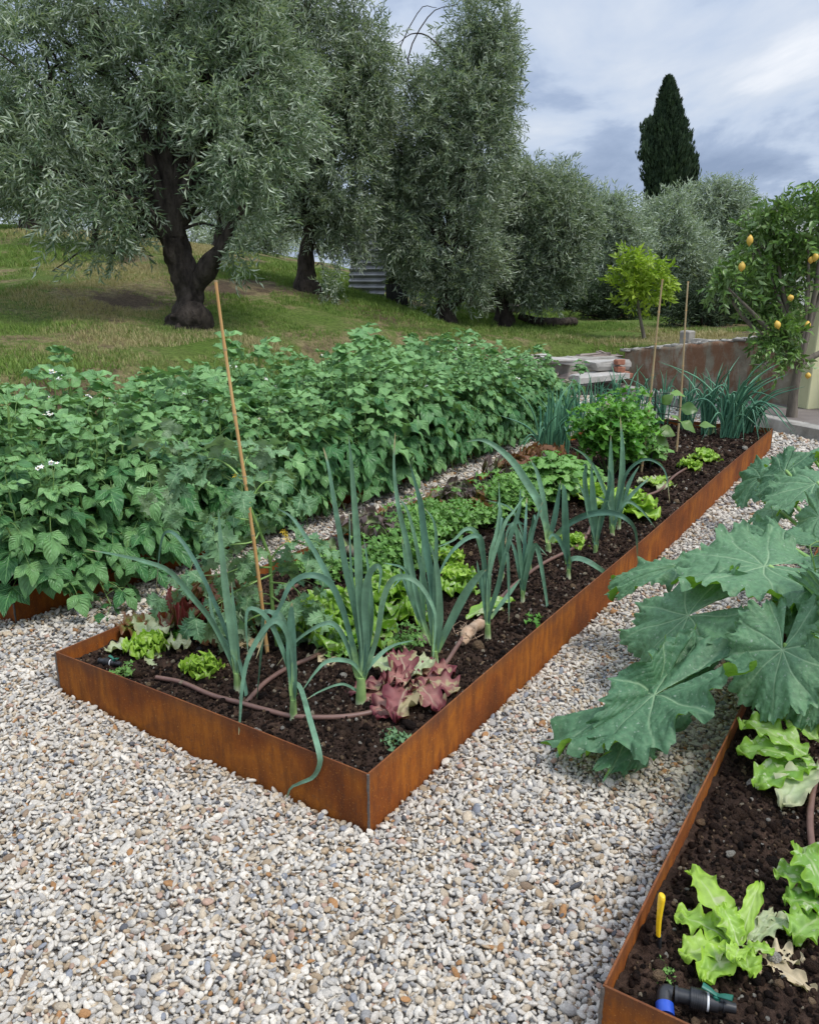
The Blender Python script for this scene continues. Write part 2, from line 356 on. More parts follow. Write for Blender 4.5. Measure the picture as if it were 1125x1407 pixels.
MT['yellow_plastic'] = plain_mat('yellow_plastic', (0.80, 0.48, 0.01), (0.86, 0.56, 0.02), 60, 0.4, 0.1, 0.001)
MT['metal_dark'] = plain_mat('dark_steel', (0.02, 0.02, 0.02), (0.06, 0.055, 0.05), 40, 0.5, 0.1, 0.002, metal=0.6)
MT['concrete'] = plain_mat('concrete', (0.20, 0.18, 0.155), (0.40, 0.38, 0.34), 7, 0.9, 0.5, 0.02, 8)
MT['concrete_pale'] = plain_mat('pale_concrete', (0.34, 0.32, 0.29), (0.50, 0.48, 0.45), 9, 0.9, 0.4, 0.01, 7)
MT['paving'] = plain_mat('paving', (0.13, 0.11, 0.10), (0.22, 0.19, 0.17), 3, 0.9, 0.3, 0.01, 7)
MT['brick'] = plain_mat('brick', (0.28, 0.10, 0.06), (0.42, 0.20, 0.13), 12, 0.9, 0.4, 0.01)
MT['stone'] = plain_mat('stone', (0.22, 0.17, 0.145), (0.42, 0.36, 0.32), 8, 0.9, 0.5, 0.02, 7)
MT['yellow_plaster'] = plain_mat('yellow_plaster', (0.62, 0.62, 0.36), (0.70, 0.69, 0.43), 4, 0.85, 0.1, 0.004)
MT['white_plaster'] = plain_mat('white_plaster', (0.55, 0.55, 0.53), (0.65, 0.65, 0.63), 2, 0.85, 0.1)
MT['zinc'] = plain_mat('zinc_sheet', (0.20, 0.20, 0.20), (0.34, 0.34, 0.34), 4, 0.5, 0.1, 0.01, metal=0.4)
MT['tuber'] = plain_mat('tuber', (0.36, 0.22, 0.13), (0.52, 0.38, 0.26), 40, 0.8, 0.5, 0.01)

def rust_mat():
    m, n, bs, out = new_mat('rusted_steel')
    pos = N(n, 'ShaderNodeTexCoord').outputs['Object']
    big = noise(n, pos, 2.6, 5, 0.6, 0.3)
    mp_ = N(n, 'ShaderNodeMapping'); n.links.new(pos, mp_.inputs[0]); mp_.inputs['Scale'].default_value = (1, 1, 0.18)
    strk = noise(n, mp_.outputs[0], 34, 5, 0.65)
    fine = noise(n, pos, 190, 4, 0.7)
    col = ramp(n, big, [(0.32, (0.11, 0.032, 0.010)), (0.45, (0.24, 0.066, 0.011)), (0.56, (0.36, 0.115, 0.014)), (0.70, (0.20, 0.056, 0.012))])
    col = mix(n, math_(n, 'MULTIPLY', ramp(n, strk, [(0.40, 0.0), (0.62, 1.0)]), 0.60), col, (0.105, 0.032, 0.012))
    col = mix(n, ramp(n, fine, [(0.60, 0.0), (0.68, 0.85)]), col, (0.52, 0.22, 0.05))
    col = mix(n, math_(n, 'MULTIPLY', ramp(n, noise(n, pos, 60, 4, 0.7), [(0.55, 0.0), (0.72, 1.0)]), 0.5), col, (0.10, 0.05, 0.03))
    # a darker, burnished band along the top edge
    sp = N(n, 'ShaderNodeSeparateXYZ'); n.links.new(pos, sp.inputs[0])
    zt = math_(n, 'ADD', sp.outputs[2], math_(n, 'MULTIPLY', math_(n, 'SUBTRACT', big, 0.5), 0.10))
    col = mix(n, math_(n, 'MULTIPLY', ramp(n, zt, [(0.150, 0.0), (0.195, 1.0)]), 0.55), col, (0.085, 0.042, 0.028))
    col = mix(n, 1.0, col, ramp(n, attr(n, 'rnd'), [(0.0, 0.75), (1.0, 1.2)]), 'MULTIPLY')
    n.links.new(col, bs.inputs['Base Color']); bs.inputs['Roughness'].default_value = 0.75; bs.inputs['Specular IOR Level'].default_value = 0.2
    bump(n, bs, math_(n, 'ADD', fine, math_(n, 'MULTIPLY', strk, 0.7)), 0.35, 0.002)
    return m
MT['rust'] = rust_mat()
MT['weld'] = plain_mat('weld_bead', (0.08, 0.075, 0.07), (0.18, 0.15, 0.13), 120, 0.5, 0.6, 0.002, metal=0.3)

def soil_mat():
    m, n, bs, out = new_mat('soil')
    pos = N(n, 'ShaderNodeTexCoord').outputs['Object']
    a = noise(n, pos, 9, 6, 0.65); b = noise(n, pos, 120, 4, 0.7)
    col = ramp(n, a, [(0.3, (0.018, 0.011, 0.008)), (0.5, (0.040, 0.024, 0.017)), (0.7, (0.075, 0.045, 0.030))])
    col = mix(n, 1.0, col, ramp(n, b, [(0.3, 0.5), (0.7, 1.6)]), 'MULTIPLY')
    n.links.new(col, bs.inputs['Base Color']); bs.inputs['Roughness'].default_value = 0.95; bs.inputs['Specular IOR Level'].default_value = 0.15
    bump(n, bs, math_(n, 'ADD', b, noise(n, pos, 350, 2)), 0.9, 0.006)
    return m
MT['soil'] = soil_mat()
def inst_mat(name, attrn, scale=300, rough=0.6, lo=0.75, hi=1.15, b=0.2, spec=0.4):
    m, n, bs, out = new_mat(name)
    pos = N(n, 'ShaderNodeTexCoord').outputs['Object']
    col = mix(n, 1.0, attr(n, attrn, 'Color', 'INSTANCER'), ramp(n, noise(n, pos, scale, 3, 0.6), [(0.3, lo), (0.7, hi)]), 'MULTIPLY')
    n.links.new(col, bs.inputs['Base Color']); bs.inputs['Roughness'].default_value = rough; bs.inputs['Specular IOR Level'].default_value = spec
    if b: bump(n, bs, noise(n, pos, scale * 1.5, 3), b, 0.1)
    return m
MT['pebble'] = inst_mat('pebble', 'pcol', 2.5, 0.7, 0.7, 1.2, spec=0.25)
MT['clod'] = inst_mat('soil_clod', 'pcol', 4.0, 0.95, 0.6, 1.4, 0.9, spec=0.15)
def gravel_base_mat():
    m, n, bs, out = new_mat('gravel_bed')
    pos = N(n, 'ShaderNodeTexCoord').outputs['Object']
    vo = N(n, 'ShaderNodeTexVoronoi'); vo.inputs['Scale'].default_value = 55; n.links.new(pos, vo.inputs['Vector'])
    sc_ = N(n, 'ShaderNodeSeparateColor'); n.links.new(vo.outputs['Color'], sc_.inputs[0])
    col = ramp(n, sc_.outputs[0], [(0.0, (0.10, 0.09, 0.08)), (0.25, (0.30, 0.26, 0.21)), (0.6, (0.42, 0.40, 0.37)), (1.0, (0.52, 0.50, 0.47))])
    n.links.new(col, bs.inputs['Base Color']); bs.inputs['Roughness'].default_value = 0.9
    bump(n, bs, math_(n, 'SUBTRACT', 1.0, vo.outputs['Distance']), 0.8, 0.01)
    return m
MT['gravel_base'] = gravel_base_mat()
def lawn_mat():
    m, n, bs, out = new_mat('lawn_ground')
    pos = N(n, 'ShaderNodeTexCoord').outputs['Object']
    a = noise(n, pos, 0.55, 6, 0.65, 0.4); b = noise(n, pos, 22, 5, 0.7)
    col = ramp(n, a, [(0.36, (0.10, 0.16, 0.03)), (0.48, (0.13, 0.17, 0.045)), (0.53, (0.24, 0.20, 0.10)), (0.60, (0.11, 0.08, 0.05))])
    col = mix(n, 1.0, col, ramp(n, b, [(0.3, 0.45), (0.7, 1.35)]), 'MULTIPLY')
    n.links.new(col, bs.inputs['Base Color']); bs.inputs['Roughness'].default_value = 0.95; bs.inputs['Specular IOR Level'].default_value = 0.1
    bump(n, bs, b, 0.9, 0.06)
    return m
MT['lawn'] = lawn_mat()
MT['grass'] = leaf_mat('grass_blade', (0.10, 0.18, 0.03), (0.22, 0.31, 0.065), edgec=(0.40, 0.34, 0.17), rough=0.7, trans=0.2, nscale=8, bumps=0)

# ================================================================= GROUND
W1 = D(858, 482, 11.3); W2 = D(1060, 463, 9.8); W3 = W2 + (W2 - W1) * 1.6
W1g, W2g = W1.copy(), W2.copy(); WH1, WH2 = W1[2], W2[2]
bound = [B(-14, 3.75)[:2], B(7.6, 3.75)[:2], W1[:2] + np.array([0, 0.16]), W2[:2] + np.array([0, 0.16]), W3[:2] + np.array([0, 0.16])]
bw = [0.9, 0.5, 0.1, 0.1]
ctrl = [(262, 449, 9), (420, 398, 12), (610, 442, 12.3), (690, 448, 13.5), (885, 462, 12.5), (0, 322, 15), (128, 350, 14), (40, 316, 17), (200, 332, 17),
        (310, 352, 16), (500, 402, 13.8), (0, 500, 6.3), (150, 505, 6.6), (330, 497, 7.2), (470, 478, 8.6), (850, 437, 19), (1000, 440, 19), (560, 433, 13), (750, 430, 17), (640, 470, 10.5),
        (-250, 470, 7), (-250, 345, 14), (1250, 445, 14), (-100, 310, 24), (0, 312, 24), (200, 328, 24), (400, 352, 25), (800, 425, 28), (1200, 425, 28), (500, 390, 17), (650, 412, 22)]
cp = np.array([D(*c) for c in ctrl] + [list(W1), list(W2), list(W3)])
cp = np.vstack([cp, [[-30, 40, 3.6], [-10, 45, 2.6], [10, 45, 0.2], [30, 45, 0.0], [-22, 10, 2.2], [20, 14, 0.7], [-30, 70, 3.2], [0, 70, 1.0], [40, 70, -0.2]]])
def _k(r): return np.where(r > 0, r * r * np.log(r + 1e-9), 0)
_n = len(cp); _A = np.zeros((_n + 3, _n + 3)); _d = np.linalg.norm(cp[:, None, :2] - cp[None, :, :2], axis=-1)
_A[:_n, :_n] = _k(_d) + np.eye(_n) * 0.6; _A[:_n, _n] = 1; _A[:_n, _n + 1:] = cp[:, :2]; _A[_n, :_n] = 1; _A[_n + 1:, :_n] = cp[:, :2].T
_w = np.linalg.solve(_A, np.concatenate([cp[:, 2], [0, 0, 0]]))
def tps(x, y):
    p = np.stack([x, y], -1); r = np.linalg.norm(p[..., None, :] - cp[:, :2], axis=-1)
    return _k(r) @ _w[:_n] + _w[_n] + x * _w[_n + 1] + y * _w[_n + 2]
def lawn_side(x, y):
    p = np.stack([x, y], -1); best = np.full(x.shape, 1e9); val = np.zeros(x.shape)
    for (a, b, w) in zip(bound[:-1], bound[1:], bw):
        ab = b - a; t = np.clip(((p - a) @ ab) / (ab @ ab), 0, 1); q = a + t[..., None] * ab
        d = np.linalg.norm(p - q, axis=-1); sd = np.sign(ab[0] * (p[..., 1] - a[1]) - ab[1] * (p[..., 0] - a[0])) * d
        m = d < best - 1e-6; best = np.where(m, d, best); val = np.where(m, sd / w, val)
    return val
def terrain(x, y):
    x = np.asarray(x, float); y = np.asarray(y, float)
    k = np.clip(lawn_side(x, y), 0, 1); k = k * k * (3 - 2 * k)
    far = np.clip((np.hypot(x, y) - 45) / 60, 0, 1)
    z = tps(x, y) + 0.10 * fbm(np.stack([x * 0.7, y * 0.7, 0 * x], -1), 4)
    z = z * (1 - far) + np.clip(z, 0, 6) * far
    return k * z - 0.06 * (1 - k)
def TZ(p): return float(terrain(np.array([p[0]]), np.array([p[1]]))[0])

def grid_faces(nx, ny):
    i, j = np.meshgrid(np.arange(nx - 1), np.arange(ny - 1), indexing='ij'); a = i * ny + j
    return np.stack([a, a + ny, a + ny + 1, a + 1], -1).reshape(-1, 4)
xs = np.concatenate([-np.geomspace(400, 14.2, 24), np.arange(-14, 14, 0.1), np.geomspace(14.2, 400, 24)])
ys = np.concatenate([-np.geomspace(200, 3.2, 10), np.arange(-3, 22, 0.1), np.geomspace(22.2, 900, 40)])
gx, gy = np.meshgrid(xs, ys, indexing='ij')
gz = terrain(gx, gy)
gz[(np.abs(gx) > 45) | (gy > 60)] = np.clip(gz[(np.abs(gx) > 45) | (gy > 60)], -0.06, 5)
mb = MB(); mb.add(np.stack([gx, gy, gz], -1).reshape(-1, 3), grid_faces(len(xs), len(ys)))
tag(mb.build('lawn', MT['lawn']), kind='structure')

# gravel sheet
def g_h(x, y):
    s = (x - C0[0]) * U[0] + (y - C0[1]) * U[1]; t = (x - C0[0]) * V[0] + (y - C0[1]) * V[1]
    return 0.012 * fbm(np.stack([x * 1.3, y * 1.3, 0 * x + 5], -1), 2) + 0.045 * np.exp(-((s + 0.1) ** 2 + (t - 1.7) ** 2) / 0.5) 
s_, t_ = np.meshgrid(np.arange(-4, 12.01, 0.08), np.arange(-6, 3.9, 0.08), indexing='ij')
pp = C0 + s_[..., None] * U + t_[..., None] * V
zg = g_h(pp[..., 0], pp[..., 1]) - 0.010
for (a, b_, c, d) in ((0, 6.24, 0, 1.39), (0.29, 6.5, 2.125, 3.515), (-0.32, 5.9, -2.17, -0.78)):
    ins = (s_ > a + .06) & (s_ < b_ - .06) & (t_ > c + .06) & (t_ < d - .06); zg = np.where(ins, -0.04, zg)
pp[..., 2] = zg
mb = MB(); mb.add(pp.reshape(-1, 3), grid_faces(*s_.shape)[:, ::-1])
tag(mb.build('gravel_ground', MT['gravel_base']), kind='structure')

# ------------------------------------------------ instanced stuff
def pebble_nodes(name, mat, subdiv, seeds, amp):
    g = bpy.data.node_groups.new(name, 'GeometryNodeTree')
    g.interface.new_socket('Geometry', in_out='INPUT', socket_type='NodeSocketGeometry')
    g.interface.new_socket('Geometry', in_out='OUTPUT', socket_type='NodeSocketGeometry')
    gi = g.nodes.new('NodeGroupInput'); go = g.nodes.new('NodeGroupOutput'); jn = g.nodes.new('GeometryNodeJoinGeometry')
    for k in range(seeds):
        ico = g.nodes.new('GeometryNodeMeshIcoSphere'); ico.inputs['Subdivisions'].default_value = subdiv; ico.inputs['Radius'].default_value = 1
        ps = g.nodes.new('GeometryNodeInputPosition'); nz = g.nodes.new('ShaderNodeTexNoise'); nz.noise_dimensions = '4D'
        nz.inputs['Scale'].default_value = 0.9; nz.inputs['W'].default_value = 3.7 * k; nz.inputs['Detail'].default_value = 1.5
        g.links.new(ps.outputs[0], nz.inputs['Vector'])
        sb = g.nodes.new('ShaderNodeVectorMath'); sb.operation = 'SUBTRACT'; g.links.new(nz.outputs['Color'], sb.inputs[0]); sb.inputs[1].default_value = (0.5, 0.5, 0.5)
        sc_ = g.nodes.new('ShaderNodeVectorMath'); sc_.operation = 'SCALE'; sc_.inputs['Scale'].default_value = amp; g.links.new(sb.outputs[0], sc_.inputs[0])
        sp = g.nodes.new('GeometryNodeSetPosition'); g.links.new(ico.outputs['Mesh'], sp.inputs['Geometry']); g.links.new(sc_.outputs[0], sp.inputs['Offset'])
        sm = g.nodes.new('GeometryNodeSetShadeSmooth'); g.links.new(sp.outputs[0], sm.inputs[0])
        mt = g.nodes.new('GeometryNodeSetMaterial'); mt.inputs['Material'].default_value = mat; g.links.new(sm.outputs[0], mt.inputs['Geometry'])
        ti = g.nodes.new('GeometryNodeGeometryToInstance'); g.links.new(mt.outputs[0], ti.inputs[0]); g.links.new(ti.outputs[0], jn.inputs[0])
    io = g.nodes.new('GeometryNodeInstanceOnPoints'); io.inputs['Pick Instance'].default_value = True
    g.links.new(gi.outputs[0], io.inputs['Points']); g.links.new(jn.outputs[0], io.inputs['Instance'])
    def na(nm, dt):
        a = g.nodes.new('GeometryNodeInputNamedAttribute'); a.data_type = dt; a.inputs['Name'].default_value = nm; return a.outputs[0]
    e = g.nodes.new('FunctionNodeEulerToRotation'); g.links.new(na('prot', 'FLOAT_VECTOR'), e.inputs[0])
    g.links.new(e.outputs[0], io.inputs['Rotation']); g.links.new(na('pscale', 'FLOAT_VECTOR'), io.inputs['Scale']); g.links.new(na('pid', 'INT'), io.inputs['Instance Index'])
    g.links.new(io.outputs[0], go.inputs[0])
    return g
def instanced(name, pos, rot, scl, col, group, mat, npick):
    me = bpy.data.meshes.new(name); k = len(pos)
    me.vertices.add(k); me.vertices.foreach_set('co', np.asarray(pos, np.float32).ravel())
    for nm, arr in (('prot', rot), ('pscale', scl)):
        a = me.attributes.new(nm, 'FLOAT_VECTOR', 'POINT'); a.data.foreach_set('vector', np.asarray(arr, np.float32).ravel())
    a = me.attributes.new('pcol', 'FLOAT_COLOR', 'POINT'); a.data.foreach_set('color', np.hstack([col, np.ones((k, 1))]).astype(np.float32).ravel())
    a = me.attributes.new('pid', 'INT', 'POINT'); a.data.foreach_set('value', rng.integers(0, npick, k).astype(np.int32))
    me.materials.append(mat)
    o = bpy.data.objects.new(name, me); scene.collection.objects.link(o)
    md = o.modifiers.new('instances', 'NODES'); md.node_group = group
    return tag(o, kind='stuff')
BEDS = ((0, 6.24, 0, 1.39), (0.29, 6.53, 2.125, 3.515), (-0.32, 5.92, -2.17, -0.78))
KA, KB = P(812, 521, .12), P(1160, 596, .12)     # top front edge of the kerb
kd = nrm(KB - KA); kd[2] = 0
def gravel_points(sp, rmin, rmax, half):
    """jittered grid between two distances from the camera, outside the beds"""
    r = rmax
    x, y = np.meshgrid(np.arange(-r, r, sp), np.arange(-0.3, r, sp), indexing='ij')
    x = x + rng.uniform(-.5, .5, x.shape) * sp; y = y + rng.uniform(-.5, .5, y.shape) * sp; x = x.ravel(); y = y.ravel()
    d = np.hypot(x, y); an = np.abs(np.arctan2(x, y))
    k = (d >= rmin) & (d < rmax) & (an < half) & (y > 0.4)
    x, y = x[k], y[k]
    s = (x - C0[0]) * U[0] + (y - C0[1]) * U[1]; t = (x - C0[0]) * V[0] + (y - C0[1]) * V[1]
    k = t < 3.62
    for (a, b_, c, d_) in BEDS: k &= ~((s > a - .008) & (s < b_ + .008) & (t > c - .008) & (t < d_ + .008))
    # in front of the kerb only
    k &= ((x - KA[0]) * (-kd[1]) + (y - KA[1]) * kd[0]) < -0.02
    return x[k], y[k]
PAL = np.array([[.70, .665, .60], [.58, .55, .50], [.46, .45, .43], [.55, .47, .36], [.40, .31, .21], [.36, .36, .36], [.12, .125, .14], [.40, .22, .10], [.46, .32, .25], [.26, .28, .32], [.27, .20, .14]])
PW = np.array([.32, .23, .13, .13, .055, .05, .016, .014, .03, .014, .02]); PW /= PW.sum()
px_, py_, pz_, pr_ = [], [], [], []
for sp, r0, r1, zoff, sc in ((.0112, 0, 3.3, 0.0, .86), (.0165, 0, 3.3, 0.008, .95), (.017, 3.3, 5.2, 0.0, 1.0), (.030, 3.3, 5.2, 0.008, 1.1), (.028, 5.2, 8.2, 0.0, 1.5), (.040, 8.2, 13, 0.0, 2.0)):
    x, y = gravel_points(sp, r0, r1, R(44)); px_.append(x); py_.append(y); pz_.append(np.full(len(x), zoff)); pr_.append(np.full(len(x), sc))
gx1, gy1, gz1, gs1 = map(np.concatenate, (px_, py_, pz_, pr_)); k = len(gx1)
size = np.clip(rng.lognormal(math.log(0.0074), 0.28, k), .0045, .016) * gs1
scl = np.stack([size * rng.uniform(.95, 1.6, k), size * rng.uniform(.65, 1.0, k), size * rng.uniform(.38, .72, k)], -1)
rot = np.stack([rng.normal(0, .5, k), rng.normal(0, .5, k), rng.uniform(0, 6.28, k)], -1)
pos = np.stack([gx1, gy1, g_h(gx1, gy1) + gz1 + rng.uniform(-.004, .004, k)], -1)
col = PAL[rng.choice(len(PAL), k, p=PW)] * rng.uniform(.85, 1.15, (k, 1)) * np.array([.86, .83, .785])
instanced('gravel', pos, rot, scl, np.clip(col, 0, .8), pebble_nodes('pebbles', MT['pebble'], 3, 6, 0.45), MT['pebble'], 6)
print('pebbles', k)

# ------------------------------------------------ beds: soil
TOP = 0.19
def soil_h(s, t): 
    q = np.stack([s * 3.0, t * 3.0, 0 * s], -1)
    return 0.126 + 0.026 * fbm(q, 3) + 0.034 * np.abs(fbm(q * 6, 3)) + 0.014 * fbm(q * 24, 2)
def make_soil(b, res, name, label=None):
    a, b_, c, d = b; s, t = np.meshgrid(np.linspace(a + .0062, b_ - .0062, max(2, int((b_ - a) / res))), np.linspace(c + .0062, d - .0062, max(2, int((d - c) / res))), indexing='ij')
    p = C0 + s[..., None] * U + t[..., None] * V; p[..., 2] = soil_h(s, t)
    m = MB(); m.add(p.reshape(-1, 3), grid_faces(*s.shape)); o = m.build(name, MT['soil']); tag(o, kind='structure')
make_soil((0, 3.2, 0, 1.39), .009, 'soil'); make_soil((3.18, 6.24, 0, 1.39), .018, 'soil')
make_soil((-.32, 2.4, -2.17, -.78), .011, 'soil'); make_soil((2.38, 5.92, -2.17, -.78), .04, 'soil'); make_soil(BEDS[1], .03, 'soil')
cs, ct, csz = [], [], []
for (a, b_, c, d), n, sz in (((0, 3.2, 0, 1.39), 52000, 1.0), ((3.2, 6.24, 0, 1.39), 14000, 1.5), ((-.32, 1.6, -2.17, -.78), 36000, 1.0)):
    cs.append(rng.uniform(a + .02, b_ - .02, n)); ct.append(rng.uniform(c + .02, d - .02, n)); csz.append(np.full(n, sz))
cs, ct, csz = map(np.concatenate, (cs, ct, csz)); k = len(cs)
big = rng.random(k) < 0.035
size = np.clip(rng.lognormal(math.log(.0032), .45, k), .0015, .011) * csz * np.where(big, 2.2, 1)
pp = C0 + cs[:, None] * U + ct[:, None] * V; pp[:, 2] = soil_h(cs, ct) + size * .35
cdark = np.array([[.040, .022, .015], [.065, .038, .025], [.12, .075, .050], [.020, .012, .009]])[rng.integers(0, 4, k)]
pale = rng.random(k) < .10
cpale = np.array([[.50, .42, .30], [.58, .54, .46], [.36, .25, .15], [.30, .20, .12]])[rng.integers(0, 4, k)]
col = np.where(pale[:, None], cpale, cdark) * rng.uniform(.8, 1.2, (k, 1))
scl = size[:, None] * rng.uniform(.65, 1.35, (k, 3)); rot = rng.uniform(0, 6.28, (k, 3))
instanced('soil_clods', pp, rot, scl, col, pebble_nodes('clods', MT['clod'], 2, 5, 0.9), MT['clod'], 5)

# ------------------------------------------------ rusted steel planters
def panel(root, a, b, thick_dir, name, z0=-.05, z1=TOP, label=None, rnd=.5):
    """steel strip from a to b (x,y), its inside towards thick_dir; fine subdivisions let it bow a touch"""
    th = .005; L = np.linalg.norm(b - a); n = max(2, int(L / .12)); e = nrm(b - a); w = nrm(thick_dir)
    k = np.linspace(0, 1, n); m = MB()
    zt = z1 + .0018 * np.sin(k * L * 2.1 + a[0] * 3)
    bow = .0025 * np.sin(k * np.pi) * np.sin(k * L * 1.7)
    base = a[None] + (b - a)[None] * k[:, None] + w[None] * bow[:, None]
    o_b = base.copy(); o_b[:, 2] = z0; o_t = base.copy(); o_t[:, 2] = zt - .0008
    m1 = base + w * .0008; m1[:, 2] = zt; m2 = base + w * (th - .0008); m2[:, 2] = zt
    i_t = base + w * th; i_t[:, 2] = zt - .0008; i_b = base + w * th; i_b[:, 2] = z0
    v = np.stack([o_b, o_t, m1, m2, i_t, i_b], 1); 
    f = []
    for i in range(n - 1):
        for j in range(6): j2 = (j + 1) % 6; f.append([i * 6 + j, i * 6 + j2, (i + 1) * 6 + j2, (i + 1) * 6 + j])
    m.add(v.reshape(-1, 3), f, rnd=rnd)
    for i in (0, n - 1): m.add(v[i], [[0, 1, 2, 3, 4, 5]], rnd=rnd)
    o = m.build(name, MT['rust'], root, smooth=False)
    if label: o['label'] = label
    return o
def planter(bd, label, seams_r, seams_l=(3.0,)):
    a, b_, c, d = bd; root = thing('steel_planter', B(a, c), label, 'planter', 'rusted steel vegetable planters')
    E_ = .0005
    panel(root, B(a, c), B(a, d), U, 'end_panel', rnd=.50); panel(root, B(b_, c), B(b_, d), -U, 'end_panel', rnd=.5)
    for side, seams in ((c, seams_r), (d, seams_l)):
        cuts = [a + .0055] + list(seams) + [b_ - .0055]; w = V if side == c else -V
        for q, (x0, x1) in enumerate(zip(cuts[:-1], cuts[1:])):
            g = .0012
            panel(root, B(x0 + (g if q else 0), side), B(x1 - g, side), w, 'side_panel', rnd=(.85, .55, .95, .6)[q % 4])
    for s_c, t_c in ((a, c), (a, d), (b_, c), (b_, d)):
        m = MB(); p0 = B(s_c, t_c, -.04); pts = [p0 + Z * z for z in np.linspace(0, TOP + .039, 20)]
        tube(m, np.array(pts) + rng.normal(0, .0004, (20, 3)), .0042 + rng.uniform(-.0006, .0006, 20), 6)
        m.build('corner_weld', MT['weld'], root)
    return root
sA = ST(P(946, 727, 0.0))[0]
planter(BEDS[0], 'long rusty orange steel planter of leeks and lettuces in the middle of the gravel', (sA,))
planter(BEDS[1], 'rusty steel planter almost hidden under the bushy potato plants', (3.3,))
planter(BEDS[2], 'rusty steel planter holding the squash plant and the yellow-handled tool', (2.7,))
print('seam', sA)

# ================================================================= LEAF TEMPLATES
def leaf_tpl(nu, nv, wf, fold=0.15, droop=0.25, wave=0.0, zig=0.0, base=0.0, seed=0, tipn=0.0):
    """leaf along +y of unit length; u across; wf(v) half width"""
    r = np.random.default_rng(seed); v = np.linspace(0, 1, nv + 1); u = np.linspace(-1, 1, nu + 1)
    vv, uu = np.meshgrid(v, u, indexing='ij'); w = wf(vv)
    if zig: w = w * (1 + zig * np.where((np.arange(nv + 1)[:, None] % 2) == 0, 1, -1) * (np.abs(uu) > .9))
    x = uu * w; yy = vv - zig * .15 * np.abs(uu) * (np.arange(nv + 1)[:, None] % 2)
    z = fold * np.abs(uu) * w * 1.0 - droop * vv ** 2 + wave * np.sin(vv * 9 + uu * 2 + seed) * np.abs(uu) * w + .15 * wave * r.normal(size=vv.shape) * .3
    f = grid_faces(nv + 1, nu + 1)[:, ::-1]
    return np.stack([x, yy, z], -1).reshape(-1, 3), f, np.stack([uu * .5 + .5, vv], -1).reshape(-1, 2)
ovate = lambda v: 0.36 * np.sin(np.pi * np.clip(v, 0, 1) ** 0.86) ** 0.95 + 0.004
roundish = lambda v: 0.5 * np.sin(np.pi * np.clip(v, 0, 1) ** 0.8) ** 0.6 + 0.004
lance = lambda v: 0.16 * np.sin(np.pi * np.clip(v, 0, 1) ** 0.8) ** 0.8 + 0.003
fanw = lambda v: 0.42 * np.clip(v, 0, 1) ** 0.9 * np.where(v > .93, .7, 1) + 0.01
def compound(mb, tpl, p0, d, up, L, pairs, ls, r, rnd0, droop=0.5, term=1.25, rach=None, fwd=0.55, mi_l=0, mi_s=1, srad=.0022):
    """pinnate leaf: arching rachis with leaflet pairs and a terminal leaflet"""
    d = nrm(d); up = nrm(up); side = nrm(np.cross(d, up)); up = np.cross(side, d)
    k = np.linspace(0, 1, 7)[:, None]; pts = p0 + d * L * k + up * L * (0.18 * np.sin(k * 2.4) - droop * k ** 2)
    tube(mb, pts, np.linspace(srad, srad * .45, 7), 4, cap=False, mi=mi_s)
    tan = nrm(np.gradient(pts, axis=0)); P0, DD, UU, S = [], [], [], []
    for i in range(pairs):
        f = .35 + .6 * i / max(pairs - 1, 1) if pairs > 1 else .6; j = f * 6; a = int(j); q = pts[a] + (pts[min(a + 1, 6)] - pts[a]) * (j - a); t = tan[a]
        for sg in (-1, 1):
            dd = nrm(t * fwd + side * sg + np.cross(side, t) * r.normal(0, .22) + t * r.normal(0, .15) - Z * .15)
            P0.append(q); DD.append(dd); UU.append(np.cross(side, t) + side * r.normal(0, .2)); S.append(ls * (.62 + .38 * f) * r.uniform(.85, 1.15))
    P0.append(pts[-1]); DD.append(tan[-1]); UU.append(np.cross(side, tan[-1]) + side * r.normal(0, .25)); S.append(ls * term)
    M = frames(np.array(DD), np.array(UU)); k = len(S)
    mb.stamp(tpl[0], tpl[1], tpl[2], M, np.array(P0), np.array(S), np.clip(rnd0 + r.normal(0, .2, k), 0, 1), mi=mi_l)

